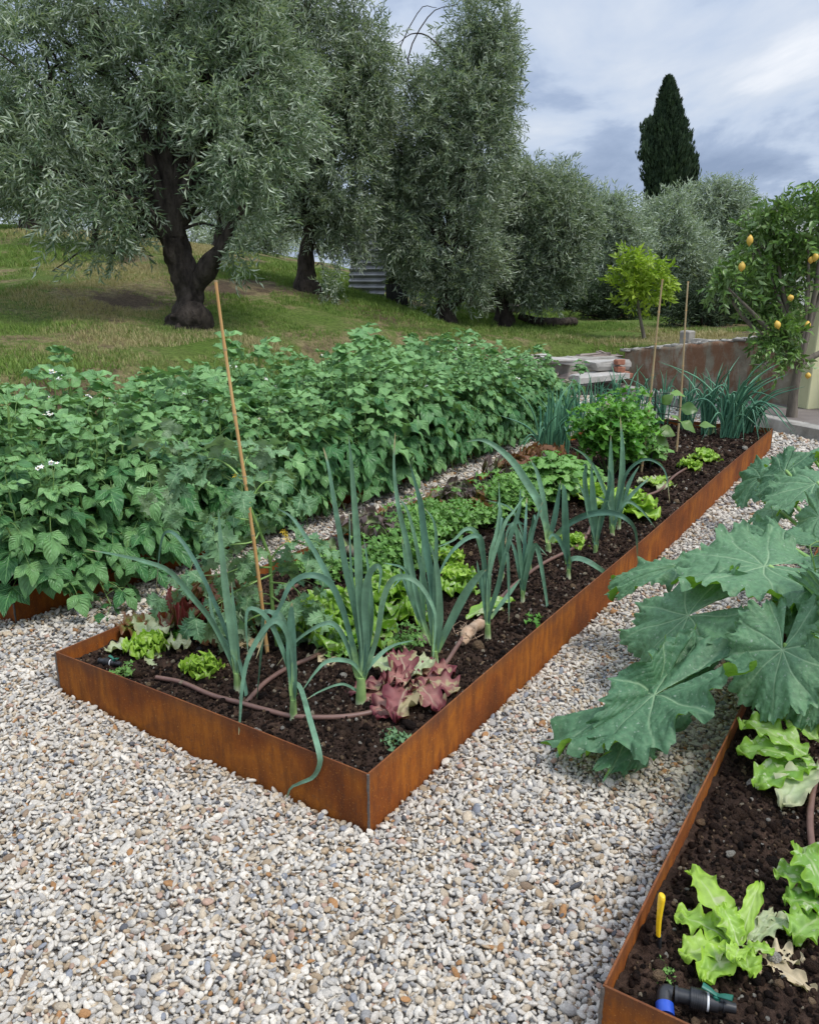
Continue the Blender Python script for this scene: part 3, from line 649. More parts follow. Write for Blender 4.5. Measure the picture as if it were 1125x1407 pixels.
# ================================================================= POTATOES
POT = [leaf_tpl(4, 8, lambda v: ovate(v) * .88, .18, .30, .35, seed=i) for i in range(4)]
def potato_proto(seed, flowers):
    r = np.random.default_rng(seed); fol = MB(); stm = MB(); fls = []
    for q in range(9):
        az = q * 2.4 + r.uniform(-.4, .4); lean = r.uniform(.06, .42) if q else .03; hh = r.uniform(.50, .80) - lean * .30
        dirv = np.array([math.cos(az), math.sin(az), 0])
        base = dirv * r.uniform(.01, .07); top = base + dirv * lean * .62 + Z * hh
        pts = smooth_path([base, base + (top - base) * .5 + Z * .05, top], 14)
        tube(stm, pts, np.linspace(.007, .003, 14), 5, cap=False)
        nl = 10
        for i in range(nl):
            f = .16 + .84 * i / (nl - 1); p = pts[min(13, int(f * 13))]; a2 = az + i * 2.4 + r.normal(0, .3)
            el = r.uniform(.0, .5) + (.5 if i > nl - 3 else 0); L = (.17 if f < .8 else .11) * r.uniform(.8, 1.2)
            dd = np.array([math.cos(a2) * math.cos(el), math.sin(a2) * math.cos(el), math.sin(el)]) + dirv * .35
            compound(fol, POT[r.integers(4)], p, dd, Z, L, 2, (.122 if f < .8 else .085) * r.uniform(.70, 1.2), r, r.uniform(.0, .6) + .5 * f * (i > nl - 4), droop=.45 if f < .8 else .2, mi_l=0, mi_s=1)
        if q in flowers:
            fl = MB(); fls.append(fl); c = top + Z * .09; tube(stm, [top, top + Z * .03, c], .0022, 4, cap=False)
            for j in range(r.integers(4, 7)):
                o = c + np.array([r.normal(0, .010), r.normal(0, .010), r.uniform(-.005, .010)]); nv_ = nrm(np.array([r.normal(0, .5), r.normal(0, .5) - .5, 1]))
                a_ = nrm(np.cross(nv_, [1, 0, .1])); b_ = np.cross(nv_, a_); rr = .015
                ring = [o + rr * (1 if w % 2 == 0 else .55) * (math.cos(w * .628) * a_ + math.sin(w * .628) * b_) + nv_ * .002 for w in range(10)]
                fl.add(np.vstack([[o], ring]), [[0, 1 + w, 1 + (w + 1) % 10] for w in range(10)], mi=0)
                tube(fl, [o, o + nv_ * .007], [.002, .001], 5, mi=1)
    return fol, stm, fls
def potato_thing(seed, flowers, loc, rz, sc, label, group):
    fol, stm, fls = potato_proto(seed, flowers)
    root = thing('potato_plant', (0, 0, 0), label, 'potato plant', group)
    fol.build('foliage', [MT['potato'], MT['stem']], root); stm.build('stem', MT['stem'], root)
    for fl in fls: fl.build('flower_cluster', [MT['petal'], MT['yellow_petal']], root)
    return root
PG = 'potato plants filling the left steel planter'
LAB0 = 'leafy green potato plant without flowers in the dense row filling the left planter'
LAB1 = 'leafy green potato plant with small white flowers in the dense row of the left planter'
protos = [potato_thing(11, (), None, 0, 1, LAB0, PG), potato_thing(12, (), None, 0, 1, LAB0, PG), potato_thing(13, (), None, 0, 1, LAB0, PG), potato_thing(14, (0, 2, 5), None, 0, 1, LAB1, PG), potato_thing(15, (1, 4), None, 0, 1, LAB1, PG)]
pr = np.random.default_rng(5); used = set(); spots = []
for i in range(21):
    for j in range(4):
        s = .47 + i * .29 + pr.normal(0, .035) + (j % 2) * .12; t = 2.20 + j * .38 + pr.normal(0, .035)
        if s > 6.45: continue
        spots.append((s, t, j))
for (s, t, j) in spots:
    k = pr.choice(5, p=[.20, .20, .20, .20, .20]) 
    hs = np.interp(s, [0.4, 2.0, 3.6, 5.2, 6.45], [1.14, 1.15, 1.16, 1.06, .95]) * pr.uniform(.82, 1.12)
    if j == 0: hs *= .90
    loc = B(s, t, .12); lab = None
    if k in used: o = dup(protos[k], loc, pr.uniform(0, 6.28), hs * .90, lab)
    else:
        used.add(k); o = protos[k]; o.location = loc; o.scale = (hs * .90,) * 3
for k in range(5):
    if k not in used: protos[k].location = B(6.2, 3.3, .12)
# the lowest shoot that hangs over the corner down to the gravel
def hanging_shoot():
    r = np.random.default_rng(44); root = thing('potato_plant', B(.62, 2.2, .12), 'potato shoot hanging over the planter edge down to the gravel at the corner', 'potato plant', PG)
    fol, stm = MB(), MB()
    for (sx, tx, dz, ln) in ((.45, 1.93, .10, 7), (.62, 1.90, .04, 8), (.78, 1.95, .16, 7), (.38, 2.05, .30, 6), (.95, 1.93, .22, 7), (.55, 1.98, .22, 7), (.85, 1.90, .10, 7)):
        p0 = B(max(sx, .5), 2.2, .2); p3 = B(sx, tx, dz); pts = smooth_path([p0, p0 * .5 + p3 * .5 + Z * .14, p3], 12)
        tube(stm, pts, np.linspace(.006, .003, 12), 5, cap=False)
        for i in range(ln):
            p = pts[4 + int(7 * i / (ln - 1))]; a2 = i * 2.4 + r.normal(0, .3)
            dd = np.array([math.cos(a2), math.sin(a2), .25]) - V * .45
            compound(fol, POT[r.integers(4)], p, dd, Z - V * .5, .12, 2, .078, r, r.uniform(.0, .5), droop=.5)
    fol.build('foliage', [MT['potato'], MT['stem']], root); stm.build('stem', MT['stem'], root)
hanging_shoot()
def skirt(s0, s1, seed, label):
    r = np.random.default_rng(seed); root = thing('potato_plant', B((s0 + s1) / 2, 2.2, .12), label, 'potato plant', PG); fol, stm = MB(), MB()
    for sx in np.arange(s0, s1, .085):
        for lay in (0, 1):
            sx2 = sx + r.normal(0, .03); out = r.uniform(.08, .22); dz = (.08 if lay == 0 else .30) + r.uniform(-.06, .10)
            p0 = B(sx2, 2.16, .18); p3 = B(sx2 + r.normal(0, .06), 2.12 - out, dz); pts = smooth_path([p0, B(sx2, 2.12 - out * .5, max(.27, dz + .08)), p3], 9)
            tube(stm, pts, np.linspace(.005, .0025, 9), 4, cap=False)
            for i in range(5):
                p = pts[3 + i]; a2 = i * 2.4 + r.normal(0, .4)
                compound(fol, POT[r.integers(4)], p, np.array([math.cos(a2), math.sin(a2), .15]) - V * .6, Z - V * .6, .10, 2, .088 * r.uniform(.8, 1.1), r, r.uniform(.0, .45), droop=.5)
    fol.build('foliage', [MT['potato'], MT['stem']], root); stm.build('stem', MT['stem'], root)
for i_, (a_, b_) in enumerate(((1.05, 2.1), (2.1, 3.2), (3.2, 4.3), (4.3, 5.4), (5.4, 6.5))):
    skirt(a_, b_, 600 + i_, ['low potato growth hanging over the steel edge next to the corner shoot', 'low potato growth hanging over the steel edge behind the orange cane', 'low potato growth hanging over the steel edge opposite the dark bronze lettuce', 'low potato growth hanging over the steel edge opposite the brown oakleaf lettuce', 'low potato growth at the far end of the row behind the tall onion clumps'][i_])

# ================================================================= LEEKS
def blade(mb, pts, w, prof='leek', fold=0.35, n=26, rnd=.5, facing=None, twist=0.0, mi=0, wbase=.75, th=.0):
    """strap leaf swept along pts (world), full width w"""
    p = smooth_path(pts, n); t = nrm(np.gradient(p, axis=0)); k = np.linspace(0, 1, n)
    view = nrm(p - np.array([0, 0, H])) if facing is None else np.broadcast_to(facing, p.shape)
    x = nrm(np.cross(t, view)); zz_ = np.cross(x, t)
    tw = twist * np.sin(k * 3.0 + 1); c, s = np.cos(tw)[:, None], np.sin(tw)[:, None]; x, zz_ = x * c + zz_ * s, -x * s + zz_ * c
    wd = w * .5 * (wbase + (1 - wbase) * np.clip(k / .3, 0, 1)) * np.clip((1 - k) / .55, 0, 1) ** .75 + .0006
    u = np.linspace(-1, 1, 5)
    fo = fold * (1 - .4 * k)
    v = p[:, None] + x[:, None] * (u[None, :, None] * wd[:, None, None]) + zz_[:, None] * ((np.abs(u)[None] * wd[:, None] * fo[:, None])[..., None]) * -1
    uv = np.stack([np.broadcast_to(u * .5 + .5, (n, 5)), np.broadcast_to(k[:, None], (n, 5))], -1)
    e = np.clip(1 - k / .22, 0, 1) * .8
    mb.add(v.reshape(-1, 3), grid_faces(n, 5), uv.reshape(-1, 2), rnd=rnd, edge=np.repeat(e, 5), vein=np.repeat(np.clip((k - .93 + .05 * math.sin(rnd * 40)) / .07, 0, 1), 5), mi=mi)
SOILZ = .128
def on_plane(x, y, which):
    """pixel ray meets the vertical plane just outside the right (R) or near (N) steel panel"""
    d = ray(x, y); o = np.array([0, 0, H]) - C0; ax, off = (V, -.012) if which[0] == 'R' else (U, -.012)
    if len(which) > 1: off = float(which[1:])
    return np.array([0, 0, H]) + d * ((off - o @ ax) / (d @ ax))
def leek(base, blades, label, shaft=(.012, .10), extra=0, seed=0, group='leeks standing in the long planter', dried=()):
    """base pixel; blades = [(pixel points, width px, depth sway)]"""
    r = np.random.default_rng(seed + 500); g = P(base[0], base[1], SOILZ); root = thing('leek', g, label, 'leek', group); Y0 = g[1]
    ppm = F / Y0 * 1.02
    top = None; m = MB()
    q = blades[0][0][0]; d0 = D(q[0], q[1], Y0); hgt = min(max(d0[2] - g[2], .05), shaft[1]); hd = nrm(d0 - g)
    pts = [g - Z * .03, g, g + hd * hgt * .5, g + hd * hgt]
    tube(m, pts, [shaft[0] * 1.15, shaft[0] * 1.15, shaft[0], shaft[0] * .8], 10, n=12, edge=0.0); 
    zz0 = m.v[0][:, 2]; m.a[0][:, 2] = np.clip(1 - (zz0 - g[2]) / .05, 0, 1); m.build('shaft', MT['leek_shaft'], root)
    for (bp, w, dep) in blades:
        n = len(bp); pts = []
        L = 0
        for i, q_ in enumerate(bp):
            x, y = q_[:2]
            if i: L += math.hypot(x - bp[i - 1][0], y - bp[i - 1][1])
            pts.append((x, y, L, q_[2] if len(q_) > 2 else None))
        pts = [on_plane(x, y, pl) if pl else D(x, y, Y0 + dep * (l / max(L, 1)) ** 1.3) for x, y, l, pl in pts]
        pts = [g + hd * hgt * .75 if i == 0 and np.linalg.norm(pts[0] - g) > .35 else p for i, p in enumerate(pts)]
        if np.linalg.norm(pts[0] - (g + hd * hgt)) > .03: pts = [g + hd * hgt * .7] + pts
        mb = MB(); blade(mb, pts, w / ppm * .88, rnd=r.uniform(.1, .9), twist=r.uniform(-.5, .5), fold=r.uniform(.25, .5)); mb.build('leaf', MT['leek'], root)
    for q in range(extra):
        a = r.uniform(0, 6.28); L = r.uniform(.18, .36); rr = r.uniform(.05, .16); dirv = np.array([math.cos(a), math.sin(a), 0])
        p0 = g + hd * hgt * .8; pts = [p0, p0 + dirv * rr * .3 + Z * L * .5, p0 + dirv * rr * .8 + Z * L * .85, p0 + dirv * rr * 1.7 + Z * L * r.uniform(.5, 1.05)]
        mb = MB(); blade(mb, pts, r.uniform(.011, .018), rnd=r.random(), facing=None, twist=r.uniform(-1, 1)); mb.build('leaf', MT['leek'], root)
    return root
leek((327, 952), [([(325, 925), (318, 870), (309, 800), (303, 740), (300, 700)], 12, -.03), ([(319, 910), (293, 856), (265, 821), (233, 785), (197, 771), (158, 762), (119, 755)], 9, -.22),
    ([(322, 900), (300, 840), (270, 775), (245, 738), (228, 731), (220, 753), (215, 807)], 7, .15), ([(322, 899), (300, 870), (290, 838), (286, 800)], 8, .1), ([(327, 905), (334, 930), (338, 960), (328, 1000), (330, 1018)], 6, -.1), ([(326, 905), (322, 850), (318, 800)], 10, .05)],
     'leek with two long leaves arching far left, beside the small lime lettuce', (.012, .09), seed=1)
leek((403, 992), [([(403, 955), (400, 900), (400, 850), (401, 828)], 17, .0), ([(401, 900), (390, 862), (371, 856), (343, 899), (333, 942), (330, 985), (328, 1010)], 9, -.12),
    ([(400, 940), (412, 945), (424, 985, 'N.06'), (437, 1030, 'N.0'), (439, 1050, 'N'), (430, 1068, 'N'), (411, 1077, 'N-.02'), (397, 1087, 'N-.02'), (388, 1128, 'N-.02')], 9, -.16), ([(398, 925), (382, 878), (364, 846), (343, 836), (338, 856), (341, 899)], 8, -.05),
    ([(400, 890), (382, 850), (364, 842), (360, 880), (357, 915), (353, 960)], 7, .1), ([(405, 915), (396, 870), (385, 845), (372, 840), (352, 838)], 9, .05), ([(404, 930), (398, 880), (392, 850)], 12, .04)],
     'leek nearest the front panel with one leaf hanging down over the steel', (.012, .08), seed=2)
leek((496, 972), [([(496, 925), (474, 850), (452, 796), (427, 749), (402, 712), (380, 698)], 9, .1), ([(500, 915), (489, 843), (476, 785), (467, 734), (458, 683), (451, 640), (444, 615)], 11, .06),
    ([(500, 900), (494, 821), (491, 749), (487, 694), (483, 640), (479, 598)], 13, -.05), ([(503, 886), (501, 836), (505, 796), (516, 778), (523, 785), (520, 815)], 12, -.05),
    ([(505, 915), (518, 872), (525, 828), (536, 800), (554, 792), (576, 803), (594, 832), (598, 857), (594, 915)], 10, -.12), ([(500, 930), (482, 910), (452, 908), (434, 923), (416, 948)], 7, -.1),
    ([(505, 919), (525, 897), (543, 886), (568, 880)], 7, .12), ([(494, 860), (483, 790), (480, 702)], 6, .1), ([(494, 940), (485, 890), (470, 835), (452, 800), (425, 790), (400, 802), (384, 835), (365, 868), (352, 905)], 10, -.14),
    ([(490, 930), (478, 890), (463, 862), (445, 857), (409, 879), (380, 915)], 8, -.08), ([(503, 905), (510, 850), (508, 800), (500, 740)], 10, .05), ([(493, 950), (470, 940), (440, 950), (420, 962)], 4, -.05), ([(498, 890), (497, 850), (500, 800)], 12, 0.0)],
     'large many-leaved leek nearest the corner, left of the wilted red lettuce', (.017, .11), seed=3)
leek((597, 915), [([(597, 894), (597, 843), (590, 785), (583, 741), (578, 694), (572, 669), (563, 636)], 13, .03), ([(594, 886), (579, 843), (568, 792), (558, 741), (547, 694), (541, 640), (543, 594)], 10, .08),
    ([(601, 894), (619, 857), (641, 814), (659, 789), (668, 783)], 15, -.06), ([(594, 865), (588, 821), (578, 778), (561, 705), (540, 675)], 9, .1), ([(599, 872), (597, 814), (599, 770), (599, 734), (594, 712), (583, 698)], 7, .0), ([(600, 880), (604, 840), (600, 780), (590, 745)], 13, -.02)],
     'tall leek with one broad leaf leaning right, behind the wilted red lettuce', (.014, .10), seed=4)
leek((583, 879), [([(581, 862), (570, 830), (560, 790), (552, 740)], 11, .05), ([(583, 860), (580, 810), (582, 760), (578, 715)], 10, .0), ([(580, 860), (562, 815), (548, 780)], 8, .08)],
     'slim leek standing right behind the tall one', (.011, .07), seed=5, extra=2)
leek((670, 881), [([(670, 857), (666, 814), (665, 778), (662, 745)], 12, .0), ([(668, 800), (664, 765), (659, 738), (641, 740), (619, 760), (605, 785), (599, 805)], 8, -.12), ([(672, 800), (674, 760), (681, 734), (686, 698), (685, 662)], 6, .08),
    ([(672, 843), (685, 803), (692, 768), (697, 763), (699, 814), (699, 857)], 8, -.05), ([(672, 790), (692, 723), (706, 702), (721, 680)], 6, .1), ([(667, 790), (655, 735), (640, 727), (623, 742), (600, 752)], 7, -.08), ([(674, 850), (700, 815), (715, 795)], 7, .05), ([(669, 840), (660, 800), (655, 770)], 9, .04)],
     'leek beside the brown tuber and pale fallen leaf near the right panel', (.012, .09), seed=6)
leek((718, 829), [([(718, 805), (722, 770), (735, 720), (745, 690)], 7, .05), ([(718, 800), (712, 745), (706, 720), (697, 730), (694, 748)], 7, -.08), ([(720, 800), (732, 752), (740, 760), (750, 820), (756, 868)], 9, -.1), ([(717, 800), (708, 760), (700, 740)], 8, .06)],
     'thin leek with drooping tips, third from the brown tuber along the edge', (.009, .06), seed=7, extra=2)
leek((753, 762), [([(753, 745), (749, 719), (738, 688), (722, 661), (703, 633), (679, 612), (660, 604), (640, 607)], 13, .1), ([(757, 745), (777, 723), (804, 708), (835, 704), (859, 712, 'R.02'), (873, 731, 'R'), (876, 775, 'R')], 10, -.25),
    ([(753, 740), (747, 690), (738, 650), (728, 630)], 8, .1), ([(755, 740), (764, 700), (770, 660)], 9, .02)],
     'leek with one huge leaf arching up to the left over the herbs', (.015, .08), seed=8)
leek((781, 796), [([(781, 775), (779, 755), (777, 716), (775, 676), (772, 664)], 13, .0), ([(784, 770), (797, 768), (815, 776), (835, 792, 'R.01'), (846, 820, 'R'), (847, 858, 'R')], 9, -.25), ([(780, 770), (768, 742), (758, 735), (752, 748)], 7, -.05)],
     'leek with a single broad upright leaf and one crossing the steel edge', (.010, .05), seed=9)
leek((818, 766), [([(818, 745), (816, 716), (814, 676), (812, 636)], 13, .0), ([(817, 740), (806, 690), (794, 662)], 8, .1), ([(820, 740), (830, 700), (838, 660), (834, 640)], 8, -.04), ([(818, 740), (808, 700), (803, 660), (805, 640), (800, 640)], 9, -.06)],
     'grey-green leek in front of the yellow-green lettuce', (.011, .07), seed=10, extra=1)
leek((841, 739), [([(841, 720), (839, 684), (839, 637), (839, 598)], 11, .0), ([(843, 715), (853, 669), (855, 618), (852, 572)], 12, .04), ([(847, 700), (859, 653), (879, 633), (898, 633), (914, 649), (920, 690)], 5, -.1),
    ([(845, 708), (871, 676), (894, 655)], 8, .05), ([(839, 700), (820, 650), (804, 626), (785, 614)], 6, -.05), ([(842, 715), (860, 690), (880, 700), (900, 725)], 5, -.05)],
     'tallest leek of the right-hand group, beside the yellow-green lettuce', (.012, .07), seed=11, extra=1)
leek((850, 728), [([(851, 712), (856, 690), (866, 660), (878, 640)], 8, .05)], 'short pale-stalked leek growing tight against the tallest leek', (.010, .06), seed=12, extra=2)
leek((690, 800), [([(690, 780), (700, 740), (713, 700), (715, 670)], 8, .05), ([(689, 780), (684, 740), (690, 700)], 8, .0)], 'leek behind the one beside the tuber, half hidden by its leaves', (.009, .06), seed=13, extra=3)
leek((728, 790), [([(728, 770), (730, 730), (744, 700)], 8, .0)], 'small leek between the green lettuce and the giant-leaved leek', (.009, .05), seed=14, extra=3)

# onions: tubular leaves in clumps at the far end
def onion(px, py, n, L, label, seed, lean=(0, 0), spread=.5, rad=.0055, group='onions growing at the far end of the long planter'):
    r = np.random.default_rng(seed); g = P(px, py, SOILZ); root = thing('onion_plant', g, label, 'onion plant', group)
    st = MB()
    for q in range(n):
        a = r.uniform(0, 6.28); b0 = g + np.array([r.normal(0, .035), r.normal(0, .035), 0]); sp = abs(r.normal(0, spread)); l = L * r.uniform(.55, 1.1)
        d = np.array([math.cos(a) * sp + lean[0], math.sin(a) * sp + lean[1], 0]); k = r.random()
        dr = (.0 if k < .55 else r.uniform(.3, 1.0)) * l
        pts = [b0, b0 + d * l * .15 + Z * l * .4, b0 + d * l * .45 + Z * (l * .75 - dr * .2), b0 + d * l * .95 + Z * (l * .95 - dr)]
        tube(st, pts, [rad * .8, rad * 1.15, rad, .0008], 6, n=14, rnd=r.random(), cap=False)
    st.build('leaf_clump', MT['onion'], root)
    tm = MB(); 
    for q in range(3):
        b0 = g + np.array([r.normal(0, .025), r.normal(0, .025), 0]); tube(tm, [b0 - Z * .02, b0 + Z * .02, b0 + Z * .06], [.013, .011, .007], 8, n=6, edge=.4)
    tm.build('bulb', MT['leek_shaft'], root)
    return root
onion(1000, 603, 64, .66, 'big sprawling onion clump leaning over the far right corner of the planter', 21, (.12, -.1), .55, .008)
onion(972, 597, 36, .66, 'upright onion clump just left of the sprawling corner clump', 22, (-.1, 0), .35, .007)
onion(1022, 596, 28, .50, 'onion clump whose long leaves droop over the outer steel edge', 23, (.35, -.35), .35, .008)
onion(940, 590, 26, .58, 'onion clump behind the right-hand bamboo cane', 24, (0, 0), .35, .0065)
for i, (x, y, n, l) in enumerate(((905, 585, 20, .54), (872, 580, 20, .56), (845, 583, 20, .54), (818, 590, 20, .55), (795, 600, 22, .54))):
    onion(x, y, n, l, ['onion clump directly behind the dark aubergine plant', 'onion clump behind the right side of the celery bush', 'onion clump behind the middle of the celery bush', 'onion clump behind the left side of the celery bush', 'onion clump between the celery bush and the tall leek clump'][i], 30 + i, (0, 0), .35, .0065)
onion(748, 640, 32, .60, 'tall blue-green onion clump beside the bronze lettuce, against the potatoes', 40, (-.05, 0), .40, .0075)
onion(770, 625, 30, .60, 'onion clump just right of the tall blue-green one, left of the celery', 41, (.05, 0), .40, .007)

# ================================================================= LETTUCES AND OTHER LEAVES
def big_leaf(mb, p0, az, el, L, W, r, curl=.6, ruff=.25, nfr=5, lobes=.15, mi=0, rnd=.5, roll=0.0, nu=16, nv=22, flat=False, cup=.25, base=.22, up0=None):
    """broad ruffled leaf growing from p0 in azimuth az with start elevation el, bending by curl"""
    v = np.linspace(0, 1, nv + 1); u = np.linspace(-1, 1, nu + 1)
    ang = el - curl * v ** 1.2 * 1.6; ds = L / nv
    h = np.concatenate([[0], np.cumsum(np.cos(ang[1:]) * ds)]); zz_ = np.concatenate([[0], np.cumsum(np.sin(ang[1:]) * ds)])
    dirv = np.array([math.cos(az), math.sin(az), 0]); side = np.array([-math.sin(az), math.cos(az), 0])
    ctr = p0 + h[:, None] * dirv + zz_[:, None] * Z; nn = -np.sin(ang)[:, None] * dirv + np.cos(ang)[:, None] * Z
    w = W * (base + (1 - base) * np.sin(np.pi * np.clip(v * .93 + .02, 0, 1) ** 1.15) ** .8) * np.where(v > .97, .55, 1) * np.clip(v / .06, .25, 1)
    ph = r.uniform(0, 6.28, 6); uu, vv = np.meshgrid(u, v)
    edge = np.clip(np.maximum(np.abs(uu) ** 2.2, np.clip((vv - .72) / .28, 0, 1)), 0, 1)
    wob = 1 + lobes * (np.sin(vv * 17 + ph[0] + 2 * np.sign(uu)) * .6 + np.sin(vv * 31 + ph[1] * np.sign(uu)) * .4) * np.abs(uu)
    rz_ = ruff * W * edge * (np.sin(vv * nfr * 6.28 + ph[2] + 1.7 * np.sign(uu)) + .45 * np.sin(vv * nfr * 10.3 + uu * 5 + ph[3]) + .5 * np.sin(uu * 9 + ph[4]) * (vv > .6))
    rz_ += .05 * W * np.sin(vv * 22 + np.abs(uu) * 9) * (1 - edge)
    x = uu * w[:, None] * wob; zc = cup * np.abs(uu) ** 1.8 * w[:, None] + rz_
    x = x + .35 * ruff * W * edge * np.sin(vv * nfr * 8 + ph[5])
    sd = side * math.cos(roll) + Z * math.sin(roll)
    pts = ctr[:, None] + x[..., None] * sd + zc[..., None] * nn[:, None]
    vein = np.clip(1 - np.abs(uu) * w[:, None] / (W * .10 * (1.15 - vv)), 0, 1) * (1 - .8 * vv)
    uv = np.stack([uu * .5 + .5, vv], -1)
    mb.add(pts.reshape(-1, 3), grid_faces(nv + 1, nu + 1), uv.reshape(-1, 2), rnd=rnd, vein=vein.ravel(), edge=edge.ravel(), mi=mi)
def lettuce(px, py, R_, n, label, mats, seed, flat=.0, ruff=.3, height=1.0, group=None, name='lettuce', nfr=4, wr=.42, z=None, weights=None, inner=1):
    """rosette: outer leaves lie low, inner ones stand"""
    r = np.random.default_rng(seed); g = P(px, py, SOILZ if z is None else z); root = thing(name, g, label, 'lettuce', group)
    m = MB()
    for i in range(n):
        f = i / max(n - 1, 1); az = i * 2.4 + r.normal(0, .2); el = (1.35 * f ** .7 + .25 * (1 - flat)) * height + r.normal(0, .12); L = R_ * (1.12 - .5 * f) * r.uniform(.85, 1.1)
        mi = min(len(mats) - 1, int((1 - f) * len(mats) * .999)) if len(mats) > 1 and weights is None else 0
        if weights is not None: mi = r.choice(len(mats), p=weights)
        big_leaf(m, g + Z * (.01 + .03 * f * height) + np.array([math.cos(az), math.sin(az), 0]) * R_ * .06, az, min(el, 1.5), L, L * wr, r, curl=.55 * (1 - .4 * f), ruff=ruff, nfr=nfr, mi=mi, rnd=r.random())
    m.build('leaves', [MT[x] for x in mats], root)
    return root
# front left corner
lettuce(205, 900, .088, 15, 'small bright lime curly lettuce on top of pale limp leaves in the front left corner', ['lime_lettuce'], 51, .1, .38, .8, nfr=3, wr=.55)
def litter(name, spec, mats, label, cat, seed):
    """spec: (px,py,z,dir px vector,len m,width m,mat,elev)"""
    r = np.random.default_rng(seed); g = P(spec[0][0], spec[0][1], SOILZ); root = thing(name, g, label, cat); m = MB()
    for (x, y, dz, tx, ty, W, mi, el, cu, rf) in spec:
        a = P(x, y, SOILZ + dz); b = P(tx, ty, SOILZ + dz); d = b - a; L = np.linalg.norm(d)
        big_leaf(m, a, math.atan2(d[1], d[0]), el, L * 1.1, W, r, curl=cu, ruff=rf, nfr=4, mi=mi, rnd=r.random(), nv=30, nu=18, lobes=.22)
    m.build('leaves', [MT[q] for q in mats], root); return root
litter('old_lettuce', [(205, 888, .02, 150, 893, .045, 0, .25, .35, .22), (210, 885, .03, 195, 858, .05, 0, .4, .4, .25), (215, 888, .03, 258, 886, .05, 0, .25, .35, .3), (205, 880, .04, 235, 862, .05, 0, .5, .5, .25), (200, 875, .03, 168, 866, .045, 1, .5, .5, .4), (195, 872, .03, 178, 858, .04, 1, .6, .5, .4), (200, 895, .01, 215, 915, .03, 0, .2, .3, .2)],
       ['pale_leaf', 'olive_lettuce'], 'pale limp lettuce with brown tips lying under the bright curly one', 'lettuce', 52)
lettuce(277, 930, .075, 14, 'tiny bright lime lettuce alone beside the drip hose at the front', ['lime_lettuce'], 53, .1, .38, .85, nfr=3, wr=.6)
lettuce(292, 862, .22, 26, 'large red-tipped frilly lettuce behind the first leek, at the left steel edge', ['red_lettuce', 'olive_lettuce'], 54, .1, .42, 1.0, nfr=5, weights=[.55, .45])
lettuce(330, 868, .13, 14, 'brown-green frilly lettuce under the tomato plant, right of the red-tipped one', ['olive_lettuce'], 55, .1, .42, 1.0, nfr=5)
lettuce(458, 880, .20, 24, 'crisp green lettuce speckled white behind the front leek', ['green_lettuce', 'green_lettuce'], 56, .0, .28, 1.1, nfr=4, wr=.5)
lettuce(520, 850, .19, 20, 'crisp green lettuce between the two tallest leeks', ['green_lettuce'], 57, .0, .28, 1.1, nfr=4, wr=.5)
lettuce(545, 838, .14, 16, 'pale green lettuce half hidden behind the tall leek pair', ['green_lettuce'], 58, .0, .28, 1.1, nfr=4, wr=.5)
lettuce(626, 815, .13, 18, 'yellow-green lettuce with drying lower leaves left of the tuber leek', ['lime_lettuce', 'green_lettuce'], 59, .0, .3, 1.0, nfr=4)
lettuce(618, 780, .10, 12, 'small yellow-green lettuce behind the one with drying lower leaves', ['lime_lettuce'], 60, .0, .3, 1.0, nfr=4)
lettuce(510, 765, .26, 30, 'dark bronze-green loose lettuce at the left edge, behind the front leeks', ['dark_lettuce'], 61, .0, .30, 1.05, nfr=4, wr=.36)
lettuce(550, 742, .21, 24, 'bronze-tinged green lettuce touching the dark bronze one at the left edge', ['dark_lettuce', 'olive_lettuce'], 62, .0, .30, 1.05, nfr=4, wr=.36)
lettuce(628, 714, .25, 30, 'bronze and green lettuce halfway along the left steel edge', ['dark_lettuce', 'olive_lettuce'], 63, .0, .28, 1.05, nfr=4, wr=.36)
lettuce(712, 676, .28, 30, 'large brown oakleaf lettuce at the foot of the tall blue-green onions', ['olive_lettuce', 'dark_lettuce'], 64, .0, .38, 1.05, nfr=5, wr=.4)
lettuce(748, 657, .27, 30, 'large rusty brown frilly lettuce touching the oakleaf one', ['olive_lettuce'], 65, .1, .42, 1.0, nfr=6, wr=.42)
lettuce(860, 708, .20, 16, 'broad yellow-green lettuce behind the right-hand leeks', ['lime_lettuce'], 66, .1, .16, .9, nfr=3, wr=.5)
lettuce(812, 690, .17, 12, 'yellow-green lettuce left of the broad one, behind the grey-green leek', ['lime_lettuce'], 67, .2, .16, .85, nfr=3, wr=.5)
lettuce(900, 668, .14, 10, 'flat pale lettuce sprawling beside the drip hose right of the leeks', ['lime_lettuce', 'pale_leaf'], 68, .7, .2, .45, nfr=3, wr=.4)
lettuce(786, 752, .085, 11, 'tiny lime lettuce between the leeks beside the hose loop', ['lime_lettuce'], 69, .2, .3, .8, nfr=3)
lettuce(948, 646, .105, 12, 'nearer of two tiny lime lettuces near the far right canes', ['lime_lettuce'], 70, .3, .3, .7, nfr=3)
lettuce(968, 634, .125, 12, 'farther of two tiny lime lettuces near the far right canes', ['lime_lettuce'], 71, .3, .3, .7, nfr=3)
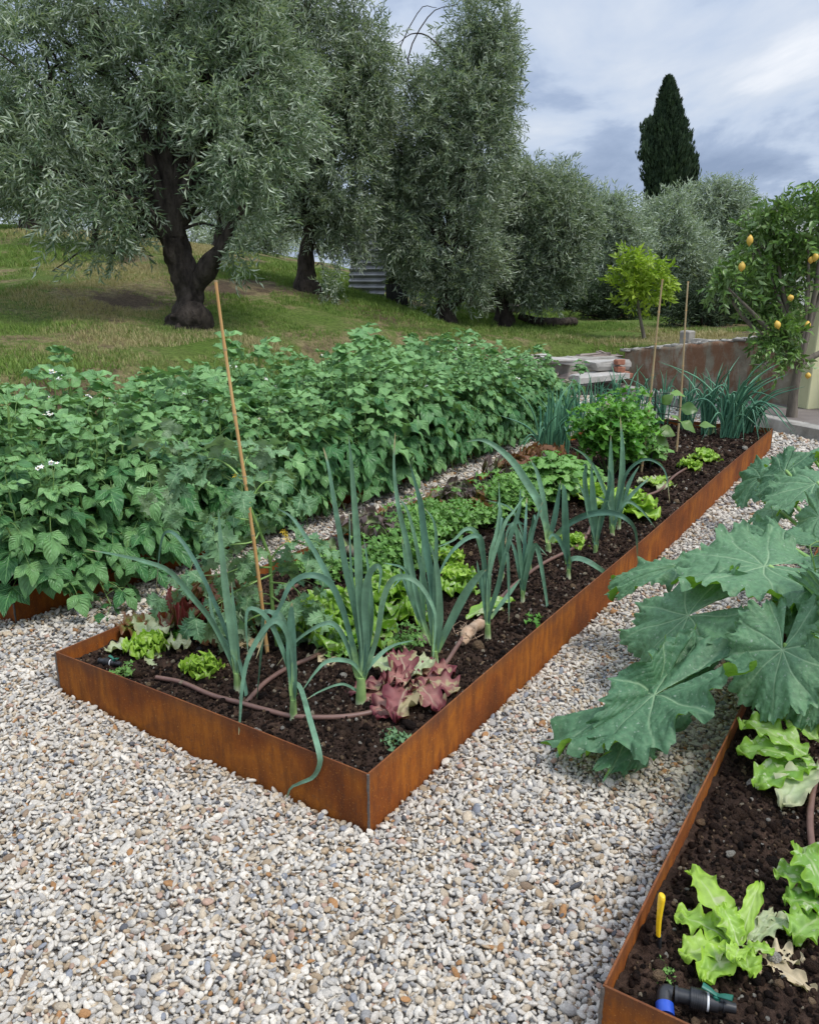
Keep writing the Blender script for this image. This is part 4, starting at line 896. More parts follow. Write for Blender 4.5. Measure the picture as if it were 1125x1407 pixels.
# wilted red lettuce near the corner
litter('wilted_lettuce', [(555, 945, .02, 500, 962, .05, 0, .3, .5, .3), (560, 945, .03, 545, 985, .055, 0, .35, .5, .3), (565, 935, .03, 625, 948, .06, 0, .35, .5, .25), (560, 935, .04, 545, 905, .05, 0, .6, .7, .3), (565, 930, .04, 590, 912, .045, 1, .5, .5, .2),
    (550, 930, .04, 508, 915, .05, 1, .5, .5, .2), (558, 940, .05, 530, 935, .05, 0, .7, .7, .4), (570, 940, .04, 600, 970, .045, 0, .3, .5, .3), (560, 950, .03, 520, 980, .05, 0, .2, .4, .3), (575, 930, .03, 622, 925, .05, 0, .5, .6, .3), (548, 940, .03, 482, 948, .04, 0, .2, .4, .2)],
       ['rose_lettuce', 'pale_leaf'], 'wilted rose-red lettuce flattened on the soil near the planter corner', 'lettuce', 72)
litter('fallen_leaf', [(640, 850, .02, 700, 828, .04, 0, .25, .3, .12), (655, 846, .03, 688, 838, .03, 1, .3, .4, .15)], ['green_lettuce', 'pale_leaf'], 'pale green fallen leaf lying behind the brown tuber', 'leaf', 73)
litter('fallen_leaf', [(420, 905, .015, 470, 895, .03, 0, .2, .3, .2), (440, 900, .01, 455, 915, .03, 0, .2, .3, .3)], ['dry_leaf'], 'dried yellowish leaf under the speckled green lettuce', 'leaf', 74)
litter('fallen_leaf', [(310, 880, .015, 355, 890, .03, 0, .2, .3, .2), (335, 895, .01, 350, 880, .03, 0, .2, .3, .3)], ['dry_leaf'], 'dried straw-coloured leaf on the soil at the foot of the cane', 'leaf', 75)

# brown tuber at the right edge
m = MB(); g = P(650, 868, SOILZ + .012)
tube(m, [P(672, 852, .15), P(655, 860, .155), P(643, 872, .15), P(636, 885, .14)], [.012, .020, .022, .008], 24, n=24, rough=1.6)
for i in range(26):
    a = P(645 + rng.normal(0, 10), 868 + rng.normal(0, 6), .165); tube(m, [a, a + rng.normal(0, .012, 3), a + rng.normal(0, .02, 3)], [.002, .0008], 4, n=4)
tag(m.build('root_tuber', MT['tuber']), 'knobbly brown root tuber on the soil beside the third-rightmost front leek', 'tuber')

PAR = leaf_tpl(4, 6, fanw, .3, .25, .6, zig=.42, seed=3); BAS = leaf_tpl(4, 6, lambda v: ovate(v) * 1.15, -.3, .3, .3, seed=4)
TOM = leaf_tpl(2, 12, lambda v: ovate(v) * 1.05, .2, .35, .4, zig=.30, seed=5); EGG = leaf_tpl(6, 9, lambda v: ovate(v) * 1.15, .12, .3, .12, seed=6)
def herb(px, py, R_, hgt, n, label, cat, mat, seed, tpl, ls, pairs=1, name='herb', L=.05, leaves=9, up=.4, z=None, group=None):
    r = np.random.default_rng(seed); g = P(px, py, SOILZ if z is None else z); root = thing(name, g, label, cat, group); m = MB()
    for q in range(n):
        a = q * 2.4 + r.normal(0, .3); sp = R_ * math.sqrt((q + .5) / n); hh = hgt * r.uniform(.7, 1.05) * (1 - .35 * (sp / R_) ** 2)
        d = np.array([math.cos(a), math.sin(a), 0]); pts = smooth_path([g + d * sp * .15, g + d * sp * .6 + Z * hh * .6, g + d * sp + Z * hh], 8)
        tube(m, pts, np.linspace(.003, .0015, 8), 4, cap=False, mi=1)
        for i in range(leaves):
            f = .35 + .65 * i / max(leaves - 1, 1); p = pts[min(7, int(f * 7))]; a2 = i * 2.4 + a; 
            dd = np.array([math.cos(a2), math.sin(a2), up + .5 * r.random()])
            compound(m, tpl, p, dd, Z, L * r.uniform(.7, 1.2), pairs, ls * r.uniform(.8, 1.2), r, r.uniform(.1, .9), droop=.3, srad=.0012)
    m.build('foliage', [MT[mat], MT['stem']], root); return root
herb(560, 790, .19, .29, 20, 'leafy parsley clump between the bronze lettuce and the tall leeks', 'parsley', 'parsley', 81, PAR, .036, 1, 'parsley_plant')
herb(585, 755, .19, .30, 20, 'bushy parsley in the middle of the planter behind the tall leeks', 'parsley', 'parsley', 82, PAR, .036, 1, 'parsley_plant')
herb(620, 745, .17, .27, 18, 'parsley clump in front of the bronze and green lettuce', 'parsley', 'parsley', 83, PAR, .036, 1, 'parsley_plant')
herb(530, 800, .12, .16, 10, 'low parsley clump left of the bushy ones near the crisp lettuces', 'parsley', 'parsley', 84, PAR, .036, 1, 'parsley_plant')
herb(700, 712, .2, .29, 20, 'parsley clump left of the shiny basil', 'parsley', 'parsley', 85, PAR, .04, 1, 'parsley_plant')
herb(665, 725, .13, .16, 12, 'small parsley clump between the bronze lettuce and the basil', 'parsley', 'parsley', 86, PAR, .036, 1, 'parsley_plant')
herb(752, 692, .23, .33, 26, 'bright shiny basil bush in front of the brown lettuces', 'basil', 'basil', 87, BAS, .06, 1, 'basil_plant', leaves=8)
herb(790, 672, .17, .20, 14, 'basil bush at the foot of the celery', 'basil', 'basil', 88, BAS, .06, 1, 'basil_plant', leaves=8)
herb(838, 650, .27, .60, 32, 'tall bushy dark green celery in the middle of the far half', 'celery', 'celery', 89, PAR, .062, 1, 'celery_plant', L=.09, leaves=12, up=.5)
herb(880, 640, .17, .24, 14, 'low leafy pepper plant under the aubergine beside the left far cane', 'pepper plant', 'basil', 90, BAS, .06, 1, 'pepper_plant', leaves=8)
herb(440, 800, .13, .14, 10, 'low clover-like weed patch left of the crisp lettuces beside the steel edge', 'weed', 'parsley', 91, PAR, .03, 1, 'weed')
herb(475, 905, .05, .07, 5, 'little weed in front of the crisp speckled lettuce', 'weed', 'parsley', 92, PAR, .025, 1, 'weed', L=.03, leaves=4)
herb(540, 1022, .035, .03, 4, 'tiny blue-green seedling near the front corner of the planter', 'seedling', 'tomato', 93, PAR, .022, 1, 'seedling', L=.02, leaves=3)
herb(172, 932, .03, .05, 3, 'tiny green seedling beside the black hose connector', 'seedling', 'parsley', 94, PAR, .022, 1, 'seedling', L=.02, leaves=3)
herb(560, 900, .06, .12, 5, 'spindly green weed growing behind the wilted red lettuce', 'weed', 'parsley', 95, PAR, .024, 1, 'weed', L=.03, leaves=5)
herb(732, 855, .03, .02, 3, 'flat little seedling near the right steel edge', 'seedling', 'celery', 96, PAR, .03, 0, 'seedling', L=.02, leaves=3)
herb(245, 880, .04, .05, 4, 'small weed between the pale limp lettuce and the red-tipped one', 'weed', 'celery', 97, PAR, .028, 1, 'weed', L=.02, leaves=3)

# ================================================================= CANES
def cane(b, t, dtop, label, mat, r0=.0068, z=SOILZ):
    g = P(b[0], b[1], z); top = D(t[0], t[1], g[1] + dtop); root = thing('bamboo_cane', g, label, 'cane', 'bamboo canes stuck in the soil')
    m = MB(); n = 40; k = np.linspace(0, 1, n)[:, None]; p = (g - Z * .05) + (top - g + Z * .05) * k; p = p + np.array([1, .3, 0]) * (.006 * np.sin(k * 5))
    rad = r0 * (1.05 - .35 * k[:, 0]); nod = (np.arange(n) % 6 == 3); rad = np.where(nod, rad * 1.22, rad)
    tube(m, p, rad, 8); m.build('pole', MT[mat], root)
    nm = MB(); 
    for i in np.where(nod)[0]: tube(nm, [p[i] - (p[1] - p[0]) * .08, p[i] + (p[1] - p[0]) * .08], rad[i] * 1.08, 8)
    nm.build('nodes', MT['bamboo_old' if mat == 'bamboo' else 'bamboo'], root); return root
cane((369, 905), (299, 386), -.05, 'tall orange bamboo cane leaning left beside the tomato plant', 'bamboo')
cane((880, 650), (911, 384), .05, 'weathered bamboo cane left of the pair at the far end', 'bamboo_old', .0085)
cane((929, 622), (946, 387), .05, 'weathered bamboo cane right of the pair at the far end', 'bamboo_old', .0085)

# ================================================================= TOMATO, AUBERGINE
def tomato():
    r = np.random.default_rng(61); g = P(382, 890, SOILZ); Y0 = g[1]; root = thing('tomato_plant', g, 'lanky grey-green tomato plant tied to the tall orange cane', 'tomato plant')
    st, fo, fl = MB(), MB(), MB()
    main = [g - Z * .02] + [D(x, y, Y0 + d) for x, y, d in ((375, 840, 0), (372, 790, .02), (370, 765, .02), (357, 730, .0), (345, 700, -.02), (338, 670, -.02), (320, 645, .0), (300, 632, .02), (280, 626, .03))]
    mp_ = smooth_path(main, 40); tube(st, mp_, np.linspace(.0085, .0028, 40), 7)
    br = [[(372, 768), (385, 752), (400, 745), (420, 748)], [(345, 700), (330, 672), (300, 650), (262, 640), (215, 662)], [(357, 730), (345, 745), (310, 750), (285, 765)], [(372, 790), (350, 800), (320, 815), (300, 830)],
          [(374, 820), (395, 835), (415, 850)], [(342, 690), (360, 665), (375, 662)], [(338, 670), (335, 640), (345, 620)], [(375, 840), (345, 850), (325, 870)], [(372, 780), (335, 780), (300, 790), (250, 790)], [(350, 715), (315, 712), (290, 715)], [(376, 855), (400, 870), (410, 890)], [(372, 800), (400, 805), (425, 830)], [(300, 632), (270, 628), (245, 622)], [(374, 830), (350, 830), (330, 842)]]
    for k, b in enumerate(br):
        dep = r.uniform(-.15, .15); pts = smooth_path([D(x, y, Y0 + dep * i / 3) for i, (x, y) in enumerate(b)], 16); tube(st, pts, np.linspace(.004, .0018, 16), 5)
        for i in (4, 7, 10, 13, 15):
            d = pts[min(i + 1, 15)] - pts[i - 1]; d = nrm(d) + .9 * nrm(np.array([r.normal(), r.normal() * .7, r.normal() * .4])); 
            compound(fo, TOM, pts[i], d, Z + .5 * r.normal(size=3), .10 * r.uniform(.8, 1.2), 2, .066 * r.uniform(.8, 1.3), r, r.uniform(.2, .9), droop=.6, srad=.0016)
    for i in range(6, 40, 2):
        a = r.uniform(0, 6.28); compound(fo, TOM, mp_[i], np.array([math.cos(a), math.sin(a) * .6, .2]), Z, .12 * r.uniform(.7, 1.2), 3, .064 * r.uniform(.8, 1.25), r, r.uniform(.2, .9), droop=.6, srad=.0018)
    for (x, y) in ((391, 733), (395, 742), (326, 657)):
        o = D(x, y, Y0 - .04)
        for q in range(5):
            for w in range(5):
                a = w * 1.256; d = nrm(np.array([math.cos(a), -.6, math.sin(a)])); c = o + np.array([(q % 3 - 1) * .008, 0, (q // 3) * .01]) * (1 if q else 0)
                fl.add([c, c + d * .007 + np.array([.002, 0, 0]), c + d * .013, c + d * .007 - np.array([.002, 0, 0])], [[0, 1, 2, 3]])
    st.build('stem', MT['squash_stalk'], root); fo.build('foliage', [MT['tomato'], MT['stem']], root); fl.build('flower_cluster', MT['yellow_petal'], root)
tomato()
def aubergine():
    r = np.random.default_rng(62); g = P(892, 645, SOILZ); Y0 = g[1]; root = thing('aubergine_plant', g, 'dark-stemmed aubergine plant with broad leaves between the two far canes', 'aubergine plant'); st, fo = MB(), MB()
    mp_ = smooth_path([g, g + Z * .2 + np.array([.01, 0, 0]), g + Z * .42, g + Z * .6], 16); tube(st, mp_, np.linspace(.008, .004, 16), 7)
    M_, Pp, S_, Rn = [], [], [], []
    for (x, y, dx, dy, s, dep) in ((905, 590, 1, .1, .17, -.1), (935, 560, 1, .35, .16, -.2), (960, 585, .4, .6, .15, -.25), (900, 570, -1, .1, .17, 0), (895, 545, -.3, .8, .14, .05), (920, 540, .6, .5, .15, 0), (900, 600, 1, -.4, .16, -.1), (890, 610, -1, -.2, .14, -.1), (935, 580, .9, -.3, .17, -.25), (910, 555, .2, 1, .13, -.1), (875, 580, -.9, .3, .13, 0), (920, 570, .8, -.1, .15, -.2)):
        p = D(x, y, Y0 + dep); d = nrm(np.array([dx, -.5 * r.random(), dy * .5 - .2])); tube(st, [mp_[min(15, max(5, int((p[2] - g[2]) / .6 * 15)))], p], .003, 5)
        s = s * .72; Pp.append(p); M_.append(frames(d[None], (Z + np.array([0, -.6, 0]) + .3 * r.normal(size=3))[None])[0]); S_.append(s); Rn.append(r.random())
    fo.stamp(*EGG, np.array(M_), np.array(Pp), np.array(S_), np.array(Rn))
    st.build('stem', MT['metal_dark'], root); fo.build('foliage', MT['lemon_leaf'], root)
aubergine()
herb(797, 515, .05, .18, 3, 'single potato-like shoot rising above the far end of the potato row', 'shoot', 'potato', 98, BAS, .07, 1, 'green_shoot', L=.05, leaves=5, z=.35)

# ================================================================= DRIP HOSES AND FITTINGS
def hose(pts, label, r0=.0085, z=SOILZ + .022):
    m = MB(); q = [P(x, y, z + dz) for x, y, dz in pts]; n = len(q) * 9; sp = smooth_path(q, n)
    tube(m, sp, r0, 9, mi=0); k = np.arange(5, n - 5, 14)
    tag(m.build('drip_hose', MT['hose']), label, 'hose', 'brown drip hoses on the planter soil')
hose([(215, 931, -.008), (250, 938, 0), (290, 955, .004), (330, 966, .004), (370, 977, .002), (400, 984, 0), (440, 986, 0), (480, 984, 0), (520, 976, 0), (560, 960, -.006)], 'brown drip hose curving across the front end of the planter soil')
hose([(338, 966, 0), (352, 950, .002), (368, 935, .004), (395, 918, .004), (425, 905, .002), (450, 893, 0), (475, 880, -.004)], 'short brown hose branching back from the curved front hose')
hose([(604, 922, -.004), (615, 908, .002), (628, 888, .004), (642, 868, 0), (672, 838, 0), (705, 805, .002), (745, 775, .004), (790, 752, .004), (805, 738, .004), (812, 722, 0), (822, 705, -.002), (850, 690, 0), (890, 680, 0), (908, 672, .004), (925, 655, .004), (940, 645, .003), (958, 636, .002)], 'long brown hose running back between the leeks and the right panel')
hose([(395, 812, 0), (425, 795, .002), (455, 780, .002), (500, 757, .002), (560, 725, 0), (620, 695, 0), (680, 665, 0), (730, 640, 0)], 'brown drip hose along the left steel edge behind the herbs')
hose([(1125, 1215, -.002), (1119, 1180, .004), (1114, 1150, .006), (1113, 1120, .006), (1117, 1085, .004), (1128, 1040, 0)], 'brown hose at the right edge of the squash planter')
def fitting(c, d, sc, label, tap=None, ring=True, elbow=False):
    root = thing('hose_connector', c, label, 'hose connector'); d = nrm(d); m = MB(); w = MB()
    def seg(a, b, r0, mb=m, r1=None): tube(mb, [c + d * a * sc, c + d * b * sc], [r0 * sc, (r1 or r0) * sc], 16)
    seg(-.045, -.015, .015); seg(-.046, -.040, .018); seg(-.015, .015, .021)
    for k in range(6): seg(-.013 + k * .0045, -.0108 + k * .0045, .0222)
    seg(.015, .040, .017); seg(.040, .075, .013, r1=.0105); seg(.018, .022, .0185, w)
    seg(.05, .053, .0145)
    if elbow:
        e = c - d * .05 * sc; dn = nrm(P(926, 1395, SOILZ) - P(922, 1366, SOILZ) - Z * .012); tube(m, [e, e - d * .014 * sc, e - d * .018 * sc + dn * .018 * sc, e - d * .018 * sc + dn * .035 * sc], .0155 * sc, 14, n=12)
        bl = MB(); tube(bl, [e - d * .018 * sc + dn * .026 * sc, e - d * .018 * sc + dn * .050 * sc], .0185 * sc, 16); bl.build('collar', MT['blue_plastic'], root)
    m.build('body', MT['black_plastic'], root); w.build('ring', MT['white_plastic'], root)
    t = MB(); q = c + d * .036 * sc; sd = nrm(np.cross(d, Z)); tube(t, [q, q + Z * .022 * sc], .008 * sc, 12)
    td = nrm(d * .9 + sd * .25)
    for s_ in (-1, 1):
        a = q + Z * .022 * sc; tube(t, [a, a + td * s_ * .014 * sc + Z * .006 * sc, a + td * s_ * .030 * sc + Z * .010 * sc], [.004 * sc, .0075 * sc, .0085 * sc], 12, n=8, squash=.4)
    t.build('tap_handle', MT['green_plastic'], root); return root
cA = P(148, 910, SOILZ + .02); cB = P(175, 914, SOILZ + .02); fitting(cA, cB - cA, .75, 'black hose connector with green tap in the left front corner of the middle planter')
cA = P(958, 1374, SOILZ + .034); cB = P(1018, 1388, SOILZ + .034); fitting(cA, cB - cA, .92, 'black hose connector with green tap and blue collar at the lower right', elbow=True)
cA = P(272, 897, SOILZ + .012); cB = P(285, 875, SOILZ + .012); r_ = thing('hose_joint', cA, 'black clipped hose joint on the soil behind the tiny lime lettuce', 'hose joint')
m = MB(); tube(m, [cA, cB], .010, 10); m.build('pipe', MT['hose'], r_); m = MB(); e_ = nrm(cB - cA); tube(m, [cA + e_ * .004, cA + e_ * .012], .014, 12); tube(m, [cA + e_ * .018, cA + e_ * .024], .014, 12); m.build('clip', MT['black_plastic'], r_)
# yellow-handled tool
g = P(905, 1312, SOILZ); top = D(909, 1229, g[1] + .02); root = thing('hand_weeder', g, 'yellow-handled garden tool stuck upright in the soil at the lower right', 'garden tool')
ax = nrm(top - g); L = np.linalg.norm(top - g); m = MB()
hp = [g + ax * L * f + np.array([-.0035 * math.sin(f * 3.4), 0, 0]) for f in (.32, .45, .62, .8, .93, .985, 1.0)]
tube(m, hp, [.0075, .0078, .0085, .0105, .0118, .010, .004], 14, n=24, squash=.6); m.build('handle', MT['yellow_plastic'], root)
m = MB(); tube(m, [g - ax * .02, g + ax * L * .325], [.0075, .0072], 12, squash=.6); m.build('blade', MT['black_plastic'], root)
# lettuces in the right planter
litter('lettuce', [(1012, 1302, .02, 950, 1215, .034, 0, .50, .45, .22), (1010, 1300, .02, 932, 1268, .034, 0, .45, .45, .3), (1010, 1304, .02, 940, 1318, .036, 0, .40, .45, .25), (1014, 1306, .02, 968, 1352, .034, 0, .4, .4, .25), (1016, 1300, .03, 1040, 1246, .018, 0, .8, .4, .15), (1018, 1306, .03, 1028, 1352, .026, 0, .7, .6, .35), (1020, 1302, .03, 1060, 1318, .016, 0, .6, .5, .2), (1014, 1300, .04, 985, 1262, .026, 0, .9, .5, .25), (1016, 1306, .04, 1005, 1345, .022, 0, .9, .6, .3)],
       ['lime_lettuce'], 'ragged bright green lettuce beside the yellow-handled tool', 'lettuce', 101)
litter('old_lettuce', [(1025, 1298, .02, 1082, 1272, .022, 0, .4, .4, .3), (1030, 1312, .01, 1112, 1366, .020, 1, .25, .25, .3), (1035, 1308, .01, 1098, 1326, .026, 1, .3, .35, .35), (1030, 1304, .01, 1062, 1350, .018, 1, .2, .3, .3), (1028, 1296, .02, 1060, 1262, .016, 0, .5, .5, .3)], ['pale_leaf', 'dry_leaf'], 'withered yellow-brown lettuce leaves right of the ragged green lettuce', 'lettuce', 102)
litter('lettuce', [(1135, 1230, .05, 1068, 1205, .045, 0, .5, .5, .2), (1135, 1260, .03, 1090, 1295, .04, 0, .4, .4, .3), (1140, 1240, .06, 1095, 1185, .045, 0, .7, .5, .2), (1140, 1250, .04, 1080, 1240, .045, 0, .4, .5, .25)], ['green_lettuce'], 'green lettuce cut by the right edge, above the withered leaves', 'lettuce', 103)
litter('old_lettuce', [(1110, 1040, .08, 1022, 1000, .055, 0, .35, .4, .22), (1115, 1045, .07, 1020, 1035, .05, 0, .3, .4, .2), (1120, 1050, .05, 1045, 1075, .05, 0, .25, .4, .22), (1120, 1050, .05, 1080, 1095, .045, 1, .2, .4, .25), (1125, 1020, .08, 1060, 990, .05, 0, .5, .5, .2)],
       ['green_lettuce', 'pale_leaf'], 'yellowing broad-leaved lettuce under the squash leaves in the right planter', 'lettuce', 104)
herb(912, 1340, .02, .018, 3, 'tiny seedling beside the yellow-handled tool', 'seedling', 'parsley', 99, PAR, .013, 1, 'seedling', L=.012, leaves=3)

# ================================================================= SQUASH
def squash_leaf(c, tip, side, droop, label, r, fold=.12, mat='squash', curl=0.0, seed=0, zj=.05):
    """c petiole joint, tip far end of midrib, side: a point on one flank that sets the tilt"""
    y = tip - c; Ls = np.linalg.norm(y); y = y / Ls; sd = side - c; x = nrm(sd - y * (sd @ y)); hw = abs((sd @ x)); z = np.cross(x, y)
    if z[2] < 0: x, z = -x, -z
    nr, nth = 40, 240; rr = np.linspace(0, 1, nr + 1)[1:] ; th = np.linspace(-math.pi * .93, math.pi * .93, nth)
    RR, TT = np.meshgrid(rr, th, indexing='ij'); ab = np.abs(TT)
    veins = [0, .66 + .05 * math.sin(seed), 1.32, 2.02 + .06 * math.cos(seed), 2.7]
    abv = np.abs(TT + .13 * RR * np.sin(TT * 1.7 + seed) + .05 * np.sin(RR * 6 + seed))
    lob = np.ones_like(TT) * .86
    for va, ln, wd in zip(veins, (1.0, .98, .90, .80, .66), (.36, .36, .36, .4, .4)): lob = np.maximum(lob * 1.0, 0) ; 
    env = np.zeros_like(TT)
    for va, ln, wd in zip(veins, (1.05, 1.0, .93, .82, .66), (.62, .62, .60, .6, .6)): env = np.maximum(env, ln * np.exp(-((ab - va) / wd) ** 2) )
    env = .70 + .30 * env
    ser = 1 + .06 * (np.abs(((TT * 8.3 + seed) % 2) - 1) - .5) * 2 +   .032 * (np.abs(((TT * 21 + seed * 3) % 2) - 1) - .5) * 2 + .03 * np.sin(TT * 5 + seed)
    rad = env * (1 + (ser - 1) * RR ** 3)
    X = RR * rad * np.sin(TT); Y = RR * rad * np.cos(TT); X = X * (hw / .98); Y = Y * Ls * .97
    av = np.min([np.abs(abv - va) for va in veins], axis=0); dist = av * RR
    secs = np.abs(((RR * 6.5 + av * 3.0) % 1) - .5) * 2; sv = np.clip((secs - .86) / .14, 0, 1) * .45 * (av > .02)
    vein = np.clip(1.3 - dist / .012, 0, 1) * (1 - .45 * RR); vein = np.maximum(vein, sv * (1 - .4 * RR))
    S = max(hw, Ls)
    zz_ = .035 * S * np.sin(np.clip(av / .33, 0, 1) * 1.57) * RR ** .7 - .008 * S * np.clip(1 - dist / .03, 0, 1)
    zz_ += -droop * S * RR ** 2.0 * (.6 + .4 * np.cos(TT * 1.0)) + .11 * S * RR ** 2 * np.sin(TT * 2.6 + seed) + .05 * S * RR ** 1.5 * np.sin(X / S * 9 + seed * 3)  + .055 * S * RR ** 3 * np.sin(TT * 9.3 + seed * 2) + .03 * S * RR ** 2 * np.sin(TT * 15 + seed) + fold * S * np.abs(X) / hw * .3
    zz_ += -.018 * S * np.clip((secs - .55) / .45, 0, 1) ** 2 * RR * np.clip(av / .08, 0, 1)
    ed = np.clip((RR - .9) * 10, 0, 1)
    zz_ += .045 * S * ed * np.sin(TT * 19 + seed) + .03 * S * ed * np.sin(TT * 43 + seed)
    zz_ += S * .02 * fbm(np.stack([X / S * 5, Y / S * 5, np.full_like(X, seed)], -1), 3)
    pw = c + X[..., None] * x + Y[..., None] * y + zz_[..., None] * z
    v = np.vstack([c[None], pw.reshape(-1, 3)]); f = grid_faces(nr, nth) + 1
    if curl: pass
    tri = np.stack([np.zeros(nth - 1, int), 1 + np.arange(nth - 1) + 1, 1 + np.arange(nth - 1)], -1)
    f2 = f[:, ::-1]
    m = MB(); ve = np.concatenate([[1], vein.ravel()]); uv = np.vstack([[.5, .5], np.stack([X / S * .5 + .5, Y / S * .5 + .5], -1).reshape(-1, 2)])
    # make the upper side the front face
    nvec = np.cross(v[f2[nth * 5, 1]] - v[f2[nth * 5, 0]], v[f2[nth * 5, 3]] - v[f2[nth * 5, 0]])
    if nvec @ z < 0: f2 = f2[:, ::-1]; tri = tri[:, ::-1]
    m.add(v, f2, uv, rnd=r, vein=ve); m.f.append(tri); m.m.append(np.zeros(len(tri), int))
    return m
SQ = thing('squash_plant', B(1.25, -1.35, .12), 'huge-leaved squash plant spilling out of the right planter over the gravel path', 'squash plant')
def G(px, py, z): return P(px, py, z)
SB = np.array(SQ['_o'])
leaves = [  # joint, tip, flank : (px,py,z) ; droop, rnd
    ((945, 846, .36), (852, 872, .22), (925, 792, .42), .16, .6, 1),
    ((899, 955, .24), (752, 1014, .09), (884, 918, .22), .16, .25, 2),
    ((905, 957, .21), (822, 1062, .07), (938, 1008, .10), .06, .1, 21),
    ((1075, 893, .42), (1050, 988, .26), (998, 890, .38), .14, .65, 3),
    ((1050, 778, .52), (925, 778, .50), (1000, 738, .52), .10, .7, 4),
    ((930, 778, .40), (832, 795, .36), (890, 765, .41), .22, .4, 5),
    ((1075, 745, .48), (1000, 725, .46), (1060, 770, .44), .15, .5, 6),
    ((1078, 650, .52), (1050, 690, .38), (1105, 672, .48), .3, .15, 7),
    ((1110, 625, .55), (1062, 632, .48), (1120, 605, .56), .2, .6, 8),
    ((1125, 710, .55), (1085, 738, .45), (1100, 690, .55), .1, .75, 9),
    ((1120, 665, .58), (1065, 695, .50), (1085, 650, .58), .1, .6, 10),
    ((1030, 850, .20), (968, 825, .14), (1030, 800, .20), .35, .2, 11),
    ((1130, 860, .46), (1120, 950, .30), (1080, 855, .44), .12, .45, 12),
    ((1090, 830, .44), (1055, 795, .42), (1045, 840, .38), .2, .6, 13),
    ((1135, 920, .40), (1085, 1005, .22), (1075, 925, .36), .15, .5, 14),
    ((1045, 655, .36), (1010, 690, .22), (1020, 648, .34), .25, .2, 15),
    ((1064, 700, .42), (1025, 712, .36), (1050, 690, .42), .15, .7, 16),
    ((1130, 790, .56), (1075, 800, .50), (1110, 755, .56), .1, .7, 17),
    ((1150, 840, .60), (1095, 800, .55), (1130, 880, .52), .1, .7, 19),
]
PET = {5: [(955, 796, .42), (1022, 855, .30)], 1: [(945, 970, .22), (1036, 966, .20)], 0: [(975, 855, .33), (1020, 875, .26)], 2: [(950, 985, .16), (1010, 990, .14)]}
for i, (c, t, s, dr, rn, sd) in enumerate(leaves):
    c, t, s = G(*c), G(*t), G(*s)
    squash_leaf(c, t, s, dr, None, rn, seed=sd).build('leaf', MT['squash'], SQ)
    m = MB(); b = SB + np.array([0, 0, .03]); 
    mid = (b + c) / 2 + Z * (.10 if c[2] > .3 else .06); via = [G(*q) for q in PET.get(i, [])]
    if via: tube(m, [b, (b + via[-1]) / 2 + Z * .04] + via[::-1] + [c], [.016, .014, .0125, .0115, .008], 12, n=30, rough=.10)
    else: tube(m, [b, b * .75 + mid * .25 + Z * .03, mid, c - nrm(t - c) * .015], [.015, .014, .0115, .0075], 10, n=22, rough=.12); m.build('petiole', MT['squash_stalk'], SQ)
m = MB(); tube(m, [SB - Z * .03, SB + Z * .05, SB + np.array([.05, .08, .10])], [.03, .028, .018], 10, n=10, rough=.3); m.build('stem', MT['squash_stalk'], SQ)

# small tomato plant at the right edge, in front of the squash
def tomato_edge():
    r = np.random.default_rng(63); g = P(1125, 960, .13); root = thing('tomato_plant', g, 'young tomato plant with tiny yellow flowers among the squash leaves at the right edge', 'tomato plant'); st, fo, fl = MB(), MB(), MB(); Y0 = g[1]
    mp_ = smooth_path([g, D(1122, 900, Y0), D(1116, 850, Y0), D(1120, 790, Y0), D(1112, 750, Y0)], 20); tube(st, mp_, np.linspace(.006, .002, 20), 6)
    for i in range(5, 20, 2):
        a = r.uniform(0, 6.28); compound(fo, TOM, mp_[i], np.array([math.cos(a), math.sin(a) * .6, .2]), Z, .11, 2, .050, r, r.uniform(.3, .9), droop=.6)
    o = D(1106, 892, Y0 - .12)
    for w in range(5):
        a = w * 1.256; d = nrm(np.array([math.cos(a), -.6, math.sin(a)])); fl.add([o, o + d * .006 + np.array([.002, 0, 0]), o + d * .011, o + d * .006 - np.array([.002, 0, 0])], [[0, 1, 2, 3]])
    st.build('stem', MT['squash_stalk'], root); fo.build('foliage', [MT['tomato'], MT['stem']], root); fl.build('flower', MT['yellow_petal'], root)
tomato_edge()

